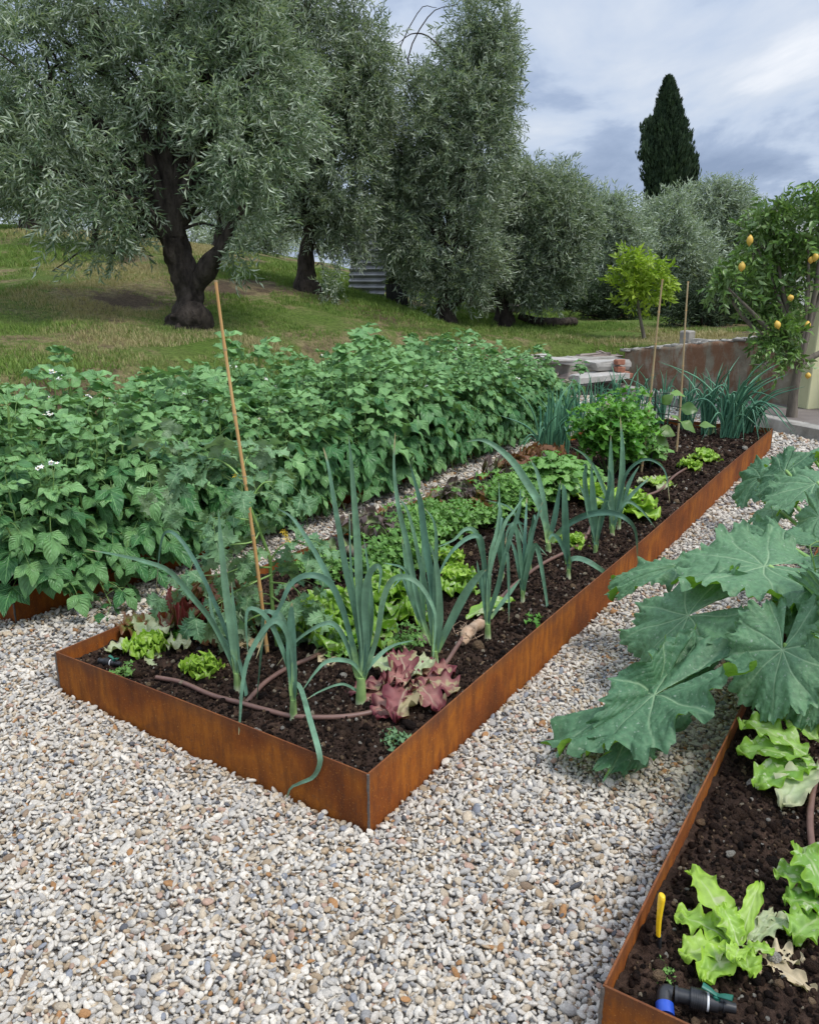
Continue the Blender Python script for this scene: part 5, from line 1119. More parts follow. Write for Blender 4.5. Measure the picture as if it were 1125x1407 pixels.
# ================================================================= TREES
def leaf_facet(seed=0):
    """one small folded leaf: two triangles on each side of the midrib"""
    v = np.array([[0, 0, 0], [.5, .42, .12], [0, .5, 0], [-.5, .42, .12], [0, 1, -.04]], float); f = np.array([[0, 1, 2], [2, 1, 4], [0, 2, 3], [2, 4, 3]]); return v, f
def twig_tpl(seed, n=22, L=1.0, ll=.18, lw=.24, droop=.35, spread=.85):
    """leafy twig along +y, unit length; returns verts, tri faces, uv, per-vertex none"""
    r = np.random.default_rng(seed); V_, F_ = [], []; k = 0; lv, lf = leaf_facet()
    for i in range(n):
        f = .08 + .92 * (i // 2) / (n / 2 - 1); p = np.array([.05 * math.sin(f * 4 + seed), f * L, -droop * f * f * .5]); a = (i % 2) * math.pi + (i // 2) * 1.5 + r.normal(0, .4)
        sp = spread * (1 - .45 * f); d = nrm(np.array([math.cos(a) * sp, 1 - .4 * sp + r.normal(0, .15), math.sin(a) * sp + r.normal(0, .2)])); l = ll * r.uniform(.75, 1.2)
        M = frames(d[None], r.normal(size=(1, 3)) + [[0, 0, 1.0]])[0]
        V_.append(p + (lv * [l * lw, l, l]) @ M.T); F_.append(lf + k); k += 5
    pts = [np.array([.05 * math.sin(f * 4 + seed), f * L, -droop * f * f * .5]) for f in np.linspace(0, 1, 6)]
    tb = MB(); tube(tb, pts, np.linspace(.010, .004, 6), 3, cap=False); sv = tb.v[0]; sf = tb.f[0]; tri = np.vstack([sf[:, [0, 1, 2]], sf[:, [0, 2, 3]]]) + k
    V_.append(sv); F_.append(tri)
    v = np.vstack(V_); return v, np.vstack(F_), np.zeros((len(v), 2)), k
OLT = [twig_tpl(i, n=14, ll=.33, lw=.19, spread=.95) for i in range(6)]; OLD_ = [twig_tpl(20 + i, n=14, ll=.26, lw=.22, spread=.95) for i in range(5)]; LIT = [twig_tpl(40 + i, n=12, ll=.36, lw=.42, spread=.9) for i in range(4)]
def crown_mesh(ells, nclump, ntw, twl, tpls, r, droop=.5, shell=.55, csize=.28, outw=.7):
    """ells: world ellipsoids (centre, radii). Clump centres fill them, twigs hang out of the clumps."""
    vol = np.array([np.prod(e[1]) ** .5 for e in ells]); pick = r.choice(len(ells), nclump, p=vol / vol.sum()); P_, D_, CC = [], [], []
    for k in pick:
        c, rad = ells[k]; d = nrm(r.normal(size=3)); q = shell + (1 - shell) * r.random() ** .6; P_.append(c + d * rad * q); D_.append(d); CC.append(c)
    P_, D_ = np.array(P_), np.array(D_); sz = csize * r.uniform(.6, 1.5, nclump)
    wgt = sz ** 2 / (sz ** 2).sum(); ci = r.choice(nclump, ntw, p=wgt); off = r.normal(size=(ntw, 3)) * .62
    pos = P_[ci] + off * sz[ci, None]
    d = nrm(off * .8 + D_[ci] * outw + np.array([0, 0, -droop]) + r.normal(size=(ntw, 3)) * .35)
    L = twl * r.uniform(.6, 1.3, ntw); tip = pos + d * L[:, None] * .55
    em = np.min([np.linalg.norm((tip - c) / rad, axis=1) for c, rad in ells], axis=0); kp = em < 1.0 + np.abs(r.normal(0, .14, ntw)); pos, d, L, ci = pos[kp], d[kp], L[kp], ci[kp]; ntw = len(pos)
    M = frames(d, np.array([0, 0, 1.0]) + r.normal(size=(ntw, 3)) * .6); tone = r.uniform(0, .5, nclump)
    rn = np.clip(tone[ci] + r.uniform(0, .6, ntw) ** 1.3, 0, 1); ti = r.integers(0, len(tpls), ntw); mb = MB()
    for t in range(len(tpls)):
        s = ti == t; tv, tf, tuv, k = tpls[t]; mb.stamp(tv, tf, tuv, M[s], pos[s] - d[s] * L[s, None] * .4, L[s], rn[s])
    return mb, P_
def tree(name, base, trunk, ells, label, cat, leafmat, seed, nclump=150, ntw=3000, twl=.34, droop=.5, tr=.16, tpls=None, limbs=None, bark='bark', csize=.28, group=None, gnarl=.5, shell=.55, outw=.7, nbr=60, fork=None):
    """base (px,py,Y); trunk [(px,py,dY)..] to the fork; ells [(px,py,rx,ry,dY)] in the tree's own plane"""
    r = np.random.default_rng(seed); Y = base[2]; b = D(*base); b[2] = TZ(b); root = thing(name, b, label, cat, group); S = 1.0 / F
    def W(x, y, dy=0): return D(x, y, Y + dy)
    E_ = []
    for e in ells:
        dy = e[4] if len(e) > 4 else 0; k = (Y + dy) / F * 1.0; E_.append((W(e[0], e[1], dy), np.array([e[2] * k, (e[2] + e[3]) * .5 * k, e[3] * k])))
    mb, cl = crown_mesh(E_, nclump, ntw, twl, tpls or OLT, r, droop, shell, csize, outw)
    # wood
    wd = MB(); tp = [b - Z * .15, b] + [W(*q) for q in trunk]; n = 26
    radt = [tr * 1.7, tr * 1.45] + list(np.linspace(tr, tr * .62, len(trunk))); tube(wd, tp, radt, 30, n=n * 3, rough=gnarl)
    fk = tp[-1]
    for e in E_:
        c = e[0]; thin = min(e[1]) < .3; 
        if thin: c = c * .3 + fk * .7 if False else c
        mid = (fk + c) / 2 + Z * .12 * np.linalg.norm(c - fk) + r.normal(0, .06, 3); tube(wd, [fk - (fk - tp[-2]) * .2, mid, c], [tr * (.12 if thin else .5), tr * (.08 if thin else .33), tr * (.03 if thin else .14)], 8, n=12, rough=gnarl * .7)
    if limbs:
        for lb in limbs: tube(wd, [D(*q[:3]) for q in lb], [q[3] for q in lb], 10, n=16, rough=gnarl)
    ec = np.array([e[0] for e in E_]); 
    for p in cl[:nbr]:
        ki = np.argmin(np.linalg.norm(ec - p, axis=1)); bf = .3 if min(E_[ki][1]) < .3 else 1; c = ec[ki]; c = c + (fk - c) * r.uniform(0, .35); tube(wd, [c, (c + p) / 2 + Z * .08 + r.normal(0, .05, 3), p], [tr * .13 * bf, tr * .08 * bf, tr * .03 * bf], 5, n=8, cap=False)
    wd.build('trunk', MT[bark], root)
    mb.build('crown', MT[leafmat], root); return root

TG = 'olive trees on the grassy slope'
tree('olive_tree', (264, 452, 9.0), [(262, 428), (262, 402), (250, 360), (232, 312, .05)],
     [(60, 110, 90, 110, 0), (110, 250, 95, 80, -.3), (20, 230, 60, 60, 0), (215, 110, 80, 85, .1), (175, 290, 55, 55, -.2), (300, 130, 70, 90, 0), (335, 215, 75, 90, -.1), (332, 330, 28, 72, -.1), (312, 262, 34, 55, 0), (200, 225, 45, 60, .4), (165, 300, 45, 55, -.2), (360, 80, 60, 80, 0), (120, 20, 70, 50, 0), (320, 20, 70, 70, .3), (-70, 150, 90, 120, 0), (240, -90, 200, 80, .2), (148, 352, 30, 34, -.3), (72, 372, 20, 30, -.3), (400, 150, 60, 80, .2), (230, 40, 70, 45, .3)],
     'nearest olive tree, with a black forked trunk and swollen base', 'olive tree', 'olive_leaf', 201, nclump=320, ntw=5400, twl=.27, tr=.165, droop=.4, gnarl=.85, group=TG, csize=.19, shell=.35,
     limbs=[[(262, 412, 9.0, .14), (272, 388, 8.97, .12), (288, 362, 8.9, .095), (303, 340, 8.9, .07), (335, 280, 8.9, .045)], [(240, 325, 9.0, .11), (232, 240, 9.0, .07), (236, 180, 9.05, .055), (280, 110, 9.1, .05), (310, -10, 9.1, .03)], [(232, 300, 9.0, .07), (225, 240, 9.1, .06), (160, 120, 9.1, .045), (80, 50, 9, .03)], [(262, 447, 8.93, .17), (264, 435, 8.86, .20), (262, 420, 8.9, .14)]])
tree('olive_tree', (420, 400, 12.0), [(420, 375), (421, 350), (425, 310)],
     [(430, 120, 75, 110), (470, 220, 55, 105), (445, 300, 65, 42), (450, 395, 24, 42, -.6), (497, 60, 38, 60), (515, 110, 35, 80), (385, 250, 60, 70, .4), (380, 60, 60, 70, .3), (505, 150, 28, 70), (480, 320, 40, 45), (420, -30, 80, 70)],
     'second olive tree, its foliage hanging almost to the grass beside the dark straight trunk', 'olive tree', 'olive_dark', 202, nclump=260, ntw=5400, twl=.27, tr=.13, droop=.45, group=TG, csize=.22, shell=.35)
tree('olive_tree', (612, 442, 12.6), [(610, 420), (615, 390), (625, 340)],
     [(645, 120, 60, 85), (690, 60, 30, 60), (655, 40, 45, 50), (590, 190, 55, 95), (650, 220, 60, 90), (600, 320, 70, 70), (555, 300, 38, 85), (640, 350, 60, 65), (690, 150, 25, 50), (605, 394, 50, 34), (540, 220, 38, 70), (552, 285, 42, 60), (560, 120, 20, 40), (655, 388, 42, 38)],
     'tall ragged olive tree with bare arching shoots, in front of the corrugated sheets', 'olive tree', 'olive_dark', 203, nclump=280, ntw=5800, twl=.275, tr=.12, droop=.3, group=TG, csize=.22, shell=.3,
     limbs=[[(610, 430, 12.6, .06), (650, 395, 12.6, .05), (690, 360, 12.8, .035), (705, 340, 12.9, .025)], [(625, 340, 12.6, .04), (640, 130, 12.6, .02), (600, 60, 12.6, .012), (570, 45, 12.6, .008), (545, 60, 12.6, .004)], [(625, 340, 12.6, .035), (600, 160, 12.6, .015), (560, 90, 12.6, .010), (590, 20, 12.6, .007), (630, 5, 12.6, .004)], [(625, 340, 12.6, .03), (600, 200, 12.6, .015), (545, 100, 12.6, .010), (575, 15, 12.6, .006), (600, 10, 12.6, .003)], [(625, 340, 12.6, .03), (590, 170, 12.6, .015), (540, 90, 12.6, .008), (520, 60, 12.6, .004)]])
tree('olive_tree', (690, 448, 13.6), [(690, 425), (688, 395), (700, 350)],
     [(725, 285, 75, 62), (760, 320, 60, 80), (690, 340, 60, 60), (740, 374, 64, 50), (790, 325, 35, 62), (700, 394, 38, 26), (725, 250, 55, 35), (780, 285, 40, 40)],
     'dome-shaped grey-green olive tree in the middle, its short trunk in deep shade', 'olive tree', 'olive_dark', 204, nclump=240, ntw=5800, twl=.27, tr=.12, droop=.25, group=TG, csize=.26, shell=.4)
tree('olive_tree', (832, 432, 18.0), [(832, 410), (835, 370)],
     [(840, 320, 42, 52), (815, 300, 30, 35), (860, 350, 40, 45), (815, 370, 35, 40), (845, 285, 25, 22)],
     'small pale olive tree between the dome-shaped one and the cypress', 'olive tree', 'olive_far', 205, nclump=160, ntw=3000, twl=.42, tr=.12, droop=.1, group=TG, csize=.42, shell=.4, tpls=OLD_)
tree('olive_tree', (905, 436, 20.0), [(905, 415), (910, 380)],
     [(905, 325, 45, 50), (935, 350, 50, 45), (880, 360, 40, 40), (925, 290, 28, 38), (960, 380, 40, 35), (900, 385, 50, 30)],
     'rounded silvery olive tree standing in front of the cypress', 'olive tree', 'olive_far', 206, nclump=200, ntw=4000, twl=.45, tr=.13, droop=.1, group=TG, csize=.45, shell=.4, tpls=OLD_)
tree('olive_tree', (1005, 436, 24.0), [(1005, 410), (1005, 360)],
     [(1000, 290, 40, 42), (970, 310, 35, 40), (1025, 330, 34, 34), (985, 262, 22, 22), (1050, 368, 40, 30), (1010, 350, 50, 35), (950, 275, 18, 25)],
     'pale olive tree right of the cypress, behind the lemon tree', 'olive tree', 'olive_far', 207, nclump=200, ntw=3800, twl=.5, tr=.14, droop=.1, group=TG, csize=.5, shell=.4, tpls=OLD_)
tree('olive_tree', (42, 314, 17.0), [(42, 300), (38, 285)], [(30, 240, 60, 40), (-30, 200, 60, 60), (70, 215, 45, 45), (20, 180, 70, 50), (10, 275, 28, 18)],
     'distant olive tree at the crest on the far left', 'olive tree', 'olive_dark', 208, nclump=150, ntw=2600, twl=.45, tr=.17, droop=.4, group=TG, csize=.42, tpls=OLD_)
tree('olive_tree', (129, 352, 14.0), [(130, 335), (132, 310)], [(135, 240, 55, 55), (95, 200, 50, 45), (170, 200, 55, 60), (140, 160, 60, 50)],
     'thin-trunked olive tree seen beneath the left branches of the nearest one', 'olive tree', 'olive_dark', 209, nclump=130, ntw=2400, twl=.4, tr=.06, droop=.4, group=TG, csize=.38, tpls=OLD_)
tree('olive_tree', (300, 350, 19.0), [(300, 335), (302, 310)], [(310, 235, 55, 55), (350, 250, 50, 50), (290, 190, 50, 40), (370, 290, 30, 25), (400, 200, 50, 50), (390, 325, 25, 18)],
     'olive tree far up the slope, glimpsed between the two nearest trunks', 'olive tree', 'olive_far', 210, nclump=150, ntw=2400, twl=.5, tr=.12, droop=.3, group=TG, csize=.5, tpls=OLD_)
# dark undergrowth behind the trees on the right
def shrub(px, py, Y, w, h, label, mat, seed, ntw=900, twl=.35, tpls=None, name='shrub', cat='shrub'):
    r = np.random.default_rng(seed); b = D(px, py, Y); b[2] = TZ(b); k = Y / F; root = thing(name, b, label, cat)
    E_ = [(b + np.array([x * w * k, 0, (.35 + .3 * z) * h * k]), np.array([w * .55 * k, w * .4 * k, h * .5 * k])) for x, z in ((-.45, .2), (0, .6), (.45, .3))]
    mb, cl = crown_mesh(E_, 60, ntw, twl, tpls or OLD_, r, .1, .3, .35)
    st = MB()
    for p in cl[:14]: tube(st, [b, (b + p) / 2 + r.normal(0, .04, 3), p], [.03, .02, .006], 5, n=8, cap=False)
    st.build('branch', MT['bark'], root); mb.build('foliage', MT[mat], root); return root
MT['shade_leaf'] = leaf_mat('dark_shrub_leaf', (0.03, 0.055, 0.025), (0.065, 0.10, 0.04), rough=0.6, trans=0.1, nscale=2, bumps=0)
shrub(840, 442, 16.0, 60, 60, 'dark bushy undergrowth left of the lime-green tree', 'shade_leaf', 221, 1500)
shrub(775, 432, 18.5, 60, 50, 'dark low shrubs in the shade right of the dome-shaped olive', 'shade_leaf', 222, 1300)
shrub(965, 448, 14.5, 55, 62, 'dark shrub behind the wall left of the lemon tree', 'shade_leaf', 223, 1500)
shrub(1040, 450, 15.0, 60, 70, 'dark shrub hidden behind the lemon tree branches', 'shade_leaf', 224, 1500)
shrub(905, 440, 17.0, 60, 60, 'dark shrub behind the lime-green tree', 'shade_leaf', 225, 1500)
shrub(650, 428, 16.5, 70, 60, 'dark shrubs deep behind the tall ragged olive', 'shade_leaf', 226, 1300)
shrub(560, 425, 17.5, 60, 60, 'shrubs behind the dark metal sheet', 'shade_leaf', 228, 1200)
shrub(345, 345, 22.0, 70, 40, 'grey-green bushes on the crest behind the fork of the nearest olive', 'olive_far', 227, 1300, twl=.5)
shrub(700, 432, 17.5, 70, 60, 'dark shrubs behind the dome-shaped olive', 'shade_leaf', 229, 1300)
def far_wood():
    r = np.random.default_rng(300); E_ = []
    for i in range(46):
        x = -28 + i * 1.5 + r.normal(0, .4); y = 34 + r.uniform(-3, 3) + 6 * math.sin(i * .3); z = max(0, TZ((x, y))); h = r.uniform(2.2, 3.6) if x < 6 else r.uniform(2.0, 3.0)
        E_.append((np.array([x, y, z + h * .5]), np.array([1.6, 1.6, h * .6])))
    mb, _ = crown_mesh(E_, 700, 9000, .8, OLD_, r, .1, .3, .8); tag(mb.build('distant_treeline', MT['olive_far']), kind='stuff')
far_wood()

def cypress():
    r = np.random.default_rng(230); Y = 35.0; b = D(914, 440, Y); b[2] = TZ(b); root = thing('cypress_tree', b, 'tall dark pointed cypress rising above the olive trees', 'cypress'); k = Y / F
    top = D(919, 103, Y); LX = (top[0] - b[0]); Hh = top[2] - b[2] - .30
    def prof(f): return np.interp(f, [0, .1, .25, .45, .62, .75, .85, .93, .98, 1.0], [.40, .58, .70, .73, .71, .58, .42, .22, .06, .01])
    n = 9000; f = r.random(n) ** .85; az = r.uniform(0, 6.28, n); bul = 1 + .55 * fbm(np.stack([np.cos(az) * 1.6, np.sin(az) * 1.6, f * 9], -1), 3)
    rad = prof(f) * bul * np.where(r.random(n) < .12, r.uniform(1.0, 1.16, n), r.uniform(.68, 1.0, n)); axis = b[None] + np.array([0, 0, 1.0]) * (f * Hh)[:, None] + np.array([1, 0, 0]) * (LX * f)[:, None]
    d0 = np.stack([np.cos(az), np.sin(az), np.zeros(n)], -1); pos = axis + d0 * rad[:, None]
    d = nrm(d0 * .38 + np.array([0, 0, 1.0]) + r.normal(size=(n, 3)) * .12); M = frames(d, d0)
    tp = []
    for q in range(4):
        rr = np.random.default_rng(400 + q); V_, F_ = [], []
        for i in range(9):
            p = np.array([rr.normal(0, .12), rr.uniform(0, .7), rr.normal(0, .12)]); a = rr.uniform(0, 3.14); w = .10; V_ += [p, p + [w * math.cos(a), .28, w * math.sin(a)], p + [0, .55, 0], p - [w * math.cos(a), -.28, w * math.sin(a)]]
            F_.append([4 * i, 4 * i + 1, 4 * i + 2, 4 * i + 3])
        tp.append((np.array(V_), np.array(F_), np.zeros((len(V_), 2)), 0))
    mb = MB(); ti = r.integers(0, 4, n); rn = np.clip(.5 + (bul - 1) * 1.2 + r.normal(0, .2, n), 0, 1)
    for t in range(4):
        s = ti == t; mb.stamp(tp[t][0], tp[t][1], tp[t][2], M[s], pos[s], r.uniform(.35, .6, s.sum()) * (1 - .45 * f[s]), rn[s])
    for (fx, s_) in ((-.75, .76), (.85, .60)):   # side spires
        c = b + np.array([fx * 1.0 + LX * s_, 0, Hh * s_]); m_ = 260; pos2 = c + np.stack([r.normal(0, .12, m_), r.normal(0, .12, m_), r.uniform(-.9, .45, m_)], -1); mb.stamp(tp[0][0], tp[0][1], tp[0][2], frames(np.tile([0, 0, 1.0], (m_, 1)) + r.normal(size=(m_, 3)) * .15, r.normal(size=(m_, 3))), pos2, r.uniform(.3, .5, m_), r.random(m_))
    mb.build('crown', MT['cypress'], root)
    core = MB(); ff = np.linspace(0.02, .985, 40); tube(core, [b + Z * Hh * q + np.array([1, 0, 0]) * LX * q for q in ff], prof(ff) * .80, 20, rough=.15); core.build('inner_foliage', MT['cypress'], root)
    t = MB(); tube(t, [b - Z * .2, b + Z * 1.5], [.2, .15], 12); t.build('trunk', MT['bark'], root)
cypress()
# lime-green young tree
tree('lime_green_tree', (885, 462, 12.4), [(880, 440), (876, 415), (872, 395)], [(880, 372, 34, 28), (855, 375, 22, 18), (905, 395, 28, 22), (872, 348, 24, 14), (900, 365, 20, 18), (855, 425, 18, 8), (925, 400, 18, 10), (868, 405, 22, 18), (890, 430, 14, 8)],
     'bright lime-green young tree with a thin pale trunk in front of the silvery olives', 'young tree', 'lime_leaf', 231, nclump=80, ntw=400, twl=.26, tr=.022, droop=.0, tpls=LIT, csize=.16, bark='bark_pale', shell=.3, gnarl=.15, nbr=50)
# lemon tree
def lemon():
    r = np.random.default_rng(240); b = P(1087, 577, 0); Y = b[1]; root = thing('lemon_tree', b, 'lemon tree with ripe yellow fruit on the gravel at the right edge', 'lemon tree'); k = Y / F
    W = lambda x, y, dy=0: D(x, y, Y + dy); E_ = []
    for (x, y, rx, ry, dy) in ((1040, 340, 42, 42, 0), (1000, 395, 34, 30, -.1), (1075, 395, 50, 45, .1), (1110, 320, 40, 50, 0), (1060, 290, 35, 25, 0), (1075, 450, 28, 30, -.2), (1050, 500, 22, 25, -.4), (1035, 410, 30, 26, .3), (1165, 330, 50, 60, .2), (1065, 462, 30, 28, -.2), (985, 378, 16, 10, 0), (1125, 265, 22, 20, 0), (1085, 495, 30, 16, -.3), (1040, 470, 16, 14, .2)):
        E_.append((W(x, y, dy), np.array([rx * k, (rx + ry) * .5 * k, ry * k])))
    mb, cl = crown_mesh(E_, 120, 1100, .22, LIT, r, .2, .3, .15); wd = MB()
    fk = W(1098, 500); tube(wd, [b - Z * .1, b, W(1090, 540), fk], [.07, .06, .05, .045], 12, n=14, rough=.25)
    for e in E_: tube(wd, [fk, (fk + e[0]) / 2 + r.normal(0, .05, 3), e[0]], [.035, .022, .008], 7, n=10, rough=.2)
    tube(wd, [W(1094, 510), W(1105, 497), W(1130, 483)], [.045, .04, .03], 8, n=8, rough=.2)
    for p in cl[:90]:
        c = min((e[0] for e in E_), key=lambda q: np.linalg.norm(q - p)); tube(wd, [c, (c + p) / 2 + r.normal(0, .02, 3), p], [.008, .005, .002], 5, n=5, cap=False)
    wd.build('trunk', MT['bark_pale'], root); mb.build('crown', MT['lemon_leaf'], root)
    for (x, y) in ((1019, 366), (1114, 357), (1120, 353), (1086, 409), (1068, 446), (1110, 516), (1109, 446), (1030, 330)):
        c = W(x, y, -r.uniform(.2, .4)); m = MB(); R0 = .031 * r.uniform(.9, 1.1); tl = r.normal(0, .25, 3); pts = [c + (Z + tl) * q * R0 for q in (1.28, 1.15, .95, .6, .2, -.2, -.6, -.95, -1.15, -1.32)]; tube(m, pts, [R0 * q for q in (.10, .22, .5, .82, .98, .98, .82, .5, .2, .08)], 14, n=22)
        m.build('lemon', MT['lemon'], root)
lemon()

# ================================================================= WALLS, KERB, RUINS, BUILDINGS
def wall_obj():
    d = W2 - W1; d[2] = 0; L = np.linalg.norm(d); e = d / L; nrm_ = np.array([-e[1], e[0], 0]); n = 90; root = thing('garden_wall', [W1[0], W1[1], 0], 'rust-streaked old concrete retaining wall below the grass behind the far end of the planter', 'wall')
    m_, nn, bs, out = new_mat('stained_concrete'); pos = N(nn, 'ShaderNodeTexCoord').outputs['Object']; a = noise(nn, pos, 3, 8, .65)
    mpn = N(nn, 'ShaderNodeMapping'); nn.links.new(pos, mpn.inputs[0]); mpn.inputs['Scale'].default_value = (1, 1, .35); st = noise(nn, mpn.outputs[0], 6, 7, .72, .6); bg_ = noise(nn, pos, 1.1, 3, .5)
    c = ramp(nn, a, [(.3, (.17, .14, .10)), (.5, (.29, .25, .18)), (.7, (.44, .40, .32))]); rs = math_(nn, 'MULTIPLY', ramp(nn, st, [(.44, 0.), (.56, 1.)]), ramp(nn, bg_, [(.42, 0.), (.52, 1.)]))
    c = mix(nn, math_(nn, 'MULTIPLY', rs, .75), c, (.22, .085, .035)); nn.links.new(c, bs.inputs['Base Color']); bs.inputs['Roughness'].default_value = .92; bump(nn, bs, a, .9, .04)
    L2 = L * 2.4; k = np.linspace(0, 1, n); zt = np.interp(k * 2.4, [0, 1, 2.4], [W1[2], W2[2], W2[2] + .02]); zz_ = np.linspace(0, 1, 14); m = MB(); rows = []
    for side in (0, 1):
        for q in (zz_ if side == 0 else zz_[::-1]):
            p = np.stack([W1[0] + e[0] * L2 * k, W1[1] + e[1] * L2 * k, -.06 + (zt + .06) * q + (.03 * fbm(np.stack([k * 40, 0 * k, 0 * k], -1), 3) if q > .9 else 0)], -1) + nrm_ * (.22 * side)
            p = p + nrm_[None] * (.025 * fbm(np.stack([k * 25, k * 0 + q * 2, k * 0 + side], -1), 3))[:, None]; rows.append(p)
    v = np.array(rows); nr = len(rows); m.add(v.reshape(-1, 3), grid_faces(nr, n)[:, ::-1])
    m.add(v[:, 0], [list(range(nr))]); m.add(v[:, -1], [list(range(nr))[::-1]]); m.build('wall_body', m_, root)
    # pale crumbling cap
    m = MB(); 
    for i in range(70):
        f = (i + rng.uniform(.1, .6)) / 70; c = np.array([W1[0] + e[0] * L2 * f, W1[1] + e[1] * L2 * f, np.interp(f * 2.4, [0, 1, 2.4], [W1[2], W2[2], W2[2] + .02]) + .012]) + nrm_ * rng.uniform(.04, .14)
        box(m, c - Z * .006, rng.uniform(.03, .10), rng.uniform(.04, .09), rng.uniform(.008, .022), e + rng.normal(0, .1, 3) * [1, 1, 0], nrm_, bev=.008, jit=.006)
    m.build('coping', MT['concrete'], root); return e, nrm_
we, wn = wall_obj()
def block(name, px, py, Y, sx, sy, sz, label, cat, mat, ang=0.0, z=None, jit=.004, bev=.012, group=None):
    c = D(px, py, Y); 
    if z is not None: c[2] = z
    m = MB(); ax = np.array([math.cos(ang), math.sin(ang), 0]); box(m, c, sx, sy, sz, ax, np.cross(Z, ax), bev=bev, jit=jit); return tag(m.build(name, MT[mat], loc=c, smooth=False), label, cat, group)
wa = math.atan2(we[1], we[0])
block('cinder_block', 944, 464, 10.95, .065, .09, .09, 'grey cinder block standing on the retaining wall', 'block', 'concrete', wa)
block('stone_slab', 966, 469, 10.75, .13, .10, .03, 'flat slab lying beside the cinder block on the wall', 'slab', 'concrete', wa)
def rubble():
    r = np.random.default_rng(260); root = thing('ruined_wall', [W1[0] - 1.5, W1[1] - .6, 0], 'tumbledown low wall of flat pinkish stones and broken steps beyond the potato row', 'ruined wall')
    a = D(655, 505, 10.6); b_ = np.array([W1[0], W1[1], 0]); a[2] = 0; e = nrm(b_ - a); pn = np.array([-e[1], e[0], 0]); L = np.linalg.norm(b_ - a)
    base = MB(); box(base, (a + b_) / 2 + pn * .35 + Z * .15, L / 2, .35, .24, e, pn, bev=.02, jit=.02); base.build('fill', MT['concrete'], root)
    m = MB()
    for i in range(120):
        f = r.random(); lay = r.integers(0, 6); zt = .05 + lay * .075; off = -.06 + lay * .07 + r.uniform(-.03, .05); c = a + e * L * f + pn * off; c[2] = zt
        if zt > .16 + .30 * np.interp(f, [0, .2, .45, .6, 1], [.9, 1.1, .9, .7, 1.1]): continue
        box(m, c, r.uniform(.05, .16), r.uniform(.06, .12), r.uniform(.018, .045), e + r.normal(0, .25, 3) * [1, 1, .5], pn, bev=.010, jit=.012)
    m.build('stones', MT['stone'], root, smooth=False)
    m = MB()
    for (x, y, Y, w, h) in ((835, 500, 10.95, .26, .05), (822, 517, 10.7, .36, .035), (765, 494, 11.0, .22, .03), (730, 488, 11.3, .2, .03)): box(m, D(x, y, Y), w, .16, h, e + r.normal(0, .08, 3) * [1, 1, .3], pn, bev=.015, jit=.014)
    m.build('step', MT['concrete_pale'], root, smooth=False)
    m = MB()
    for (x, y) in ((851, 497), (851, 507), (856, 513), (862, 516), (848, 516)): box(m, D(x, y, 10.75), .055, .05, .032, e + r.normal(0, .1, 3) * [1, 1, 0], pn, bev=.006, jit=.004)
    m.build('brick', MT['brick'], root, smooth=False)
rubble()
def kerb():
    a = np.array([KA[0], KA[1], 0]) - kd * 2.6; b_ = np.array([KB[0], KB[1], 0]) + kd * 3; pn = np.array([-kd[1], kd[0], 0]); root = thing('kerb', a, 'low pale concrete kerb between the white gravel and the wall', 'kerb'); m = MB(); L = np.linalg.norm(b_ - a); n = int(L / .5)
    for i in range(n):
        c = a + kd * (i + .5) * L / n + pn * .09 + Z * .04; box(m, c, L / n / 2 - .004, .085, .075 + rng.uniform(-.004, .004), kd + rng.normal(0, .006, 3) * [1, 1, 0], pn, bev=.01, jit=.003)
    m.build('kerbstone', MT['concrete'], root, smooth=False)
    m = MB(); q = [a + pn * .16, b_ + pn * .16, b_ + pn * 3.2, a + pn * 3.2]; v = np.array(q); v[:, 2] = .035; m.add(v, [[0, 1, 2, 3]]); tag(m.build('yard_paving', MT['paving']), kind='structure')
kerb()
def lowwall():   # yellow garden wall at the right edge
    a = P(1108, 563, 0.03); Y = a[1]; root = thing('garden_wall', a, 'pale yellow plastered garden wall at the right edge behind the lemon tree', 'wall'); dr = nrm(np.array([1, .25, 0])); pn = np.cross(Z, dr)
    h = D(1112, 392, Y)[2]; m = MB(); box(m, a + dr * 2.0 + pn * .12 + Z * h / 2, 2.0, .12, h / 2, dr, pn, bev=.01); m.build('wall_body', MT['yellow_plaster'], root, smooth=False)
    m = MB(); box(m, a + dr * 2.0 + pn * .12 + Z * (h + .025), 2.04, .15, .025, dr, pn, bev=.008); m.build('coping', MT['concrete_pale'], root, smooth=False)
lowwall()
def far_house():
    Y = 42.0; a = D(1062, 296, Y); b_ = D(1200, 296, Y); z0 = -.5; zt = D(1080, 292, Y)[2]; w = (b_[0] - a[0]); c = np.array([(a[0] + b_[0]) / 2, Y + 3, 0]); root = thing('white_house', [c[0], c[1], 0], 'flat-roofed white house far behind the lemon tree', 'house')
    m = MB(); box(m, [c[0], c[1], (zt + z0) / 2], w / 2, 3, (zt - z0) / 2, bev=.02); m.build('wall', MT['white_plaster'], root, smooth=False)
    m = MB(); box(m, [c[0], c[1], zt + .14], w / 2 + .25, 3.25, .12, bev=.02); m.build('roof', MT['concrete'], root, smooth=False)
    m = MB(); box(m, [c[0] - w * .25, c[1] - 3.0, zt - 1.6], .5, .03, .6, bev=.01); m.build('window', MT['metal_dark'], root, smooth=False)
far_house()
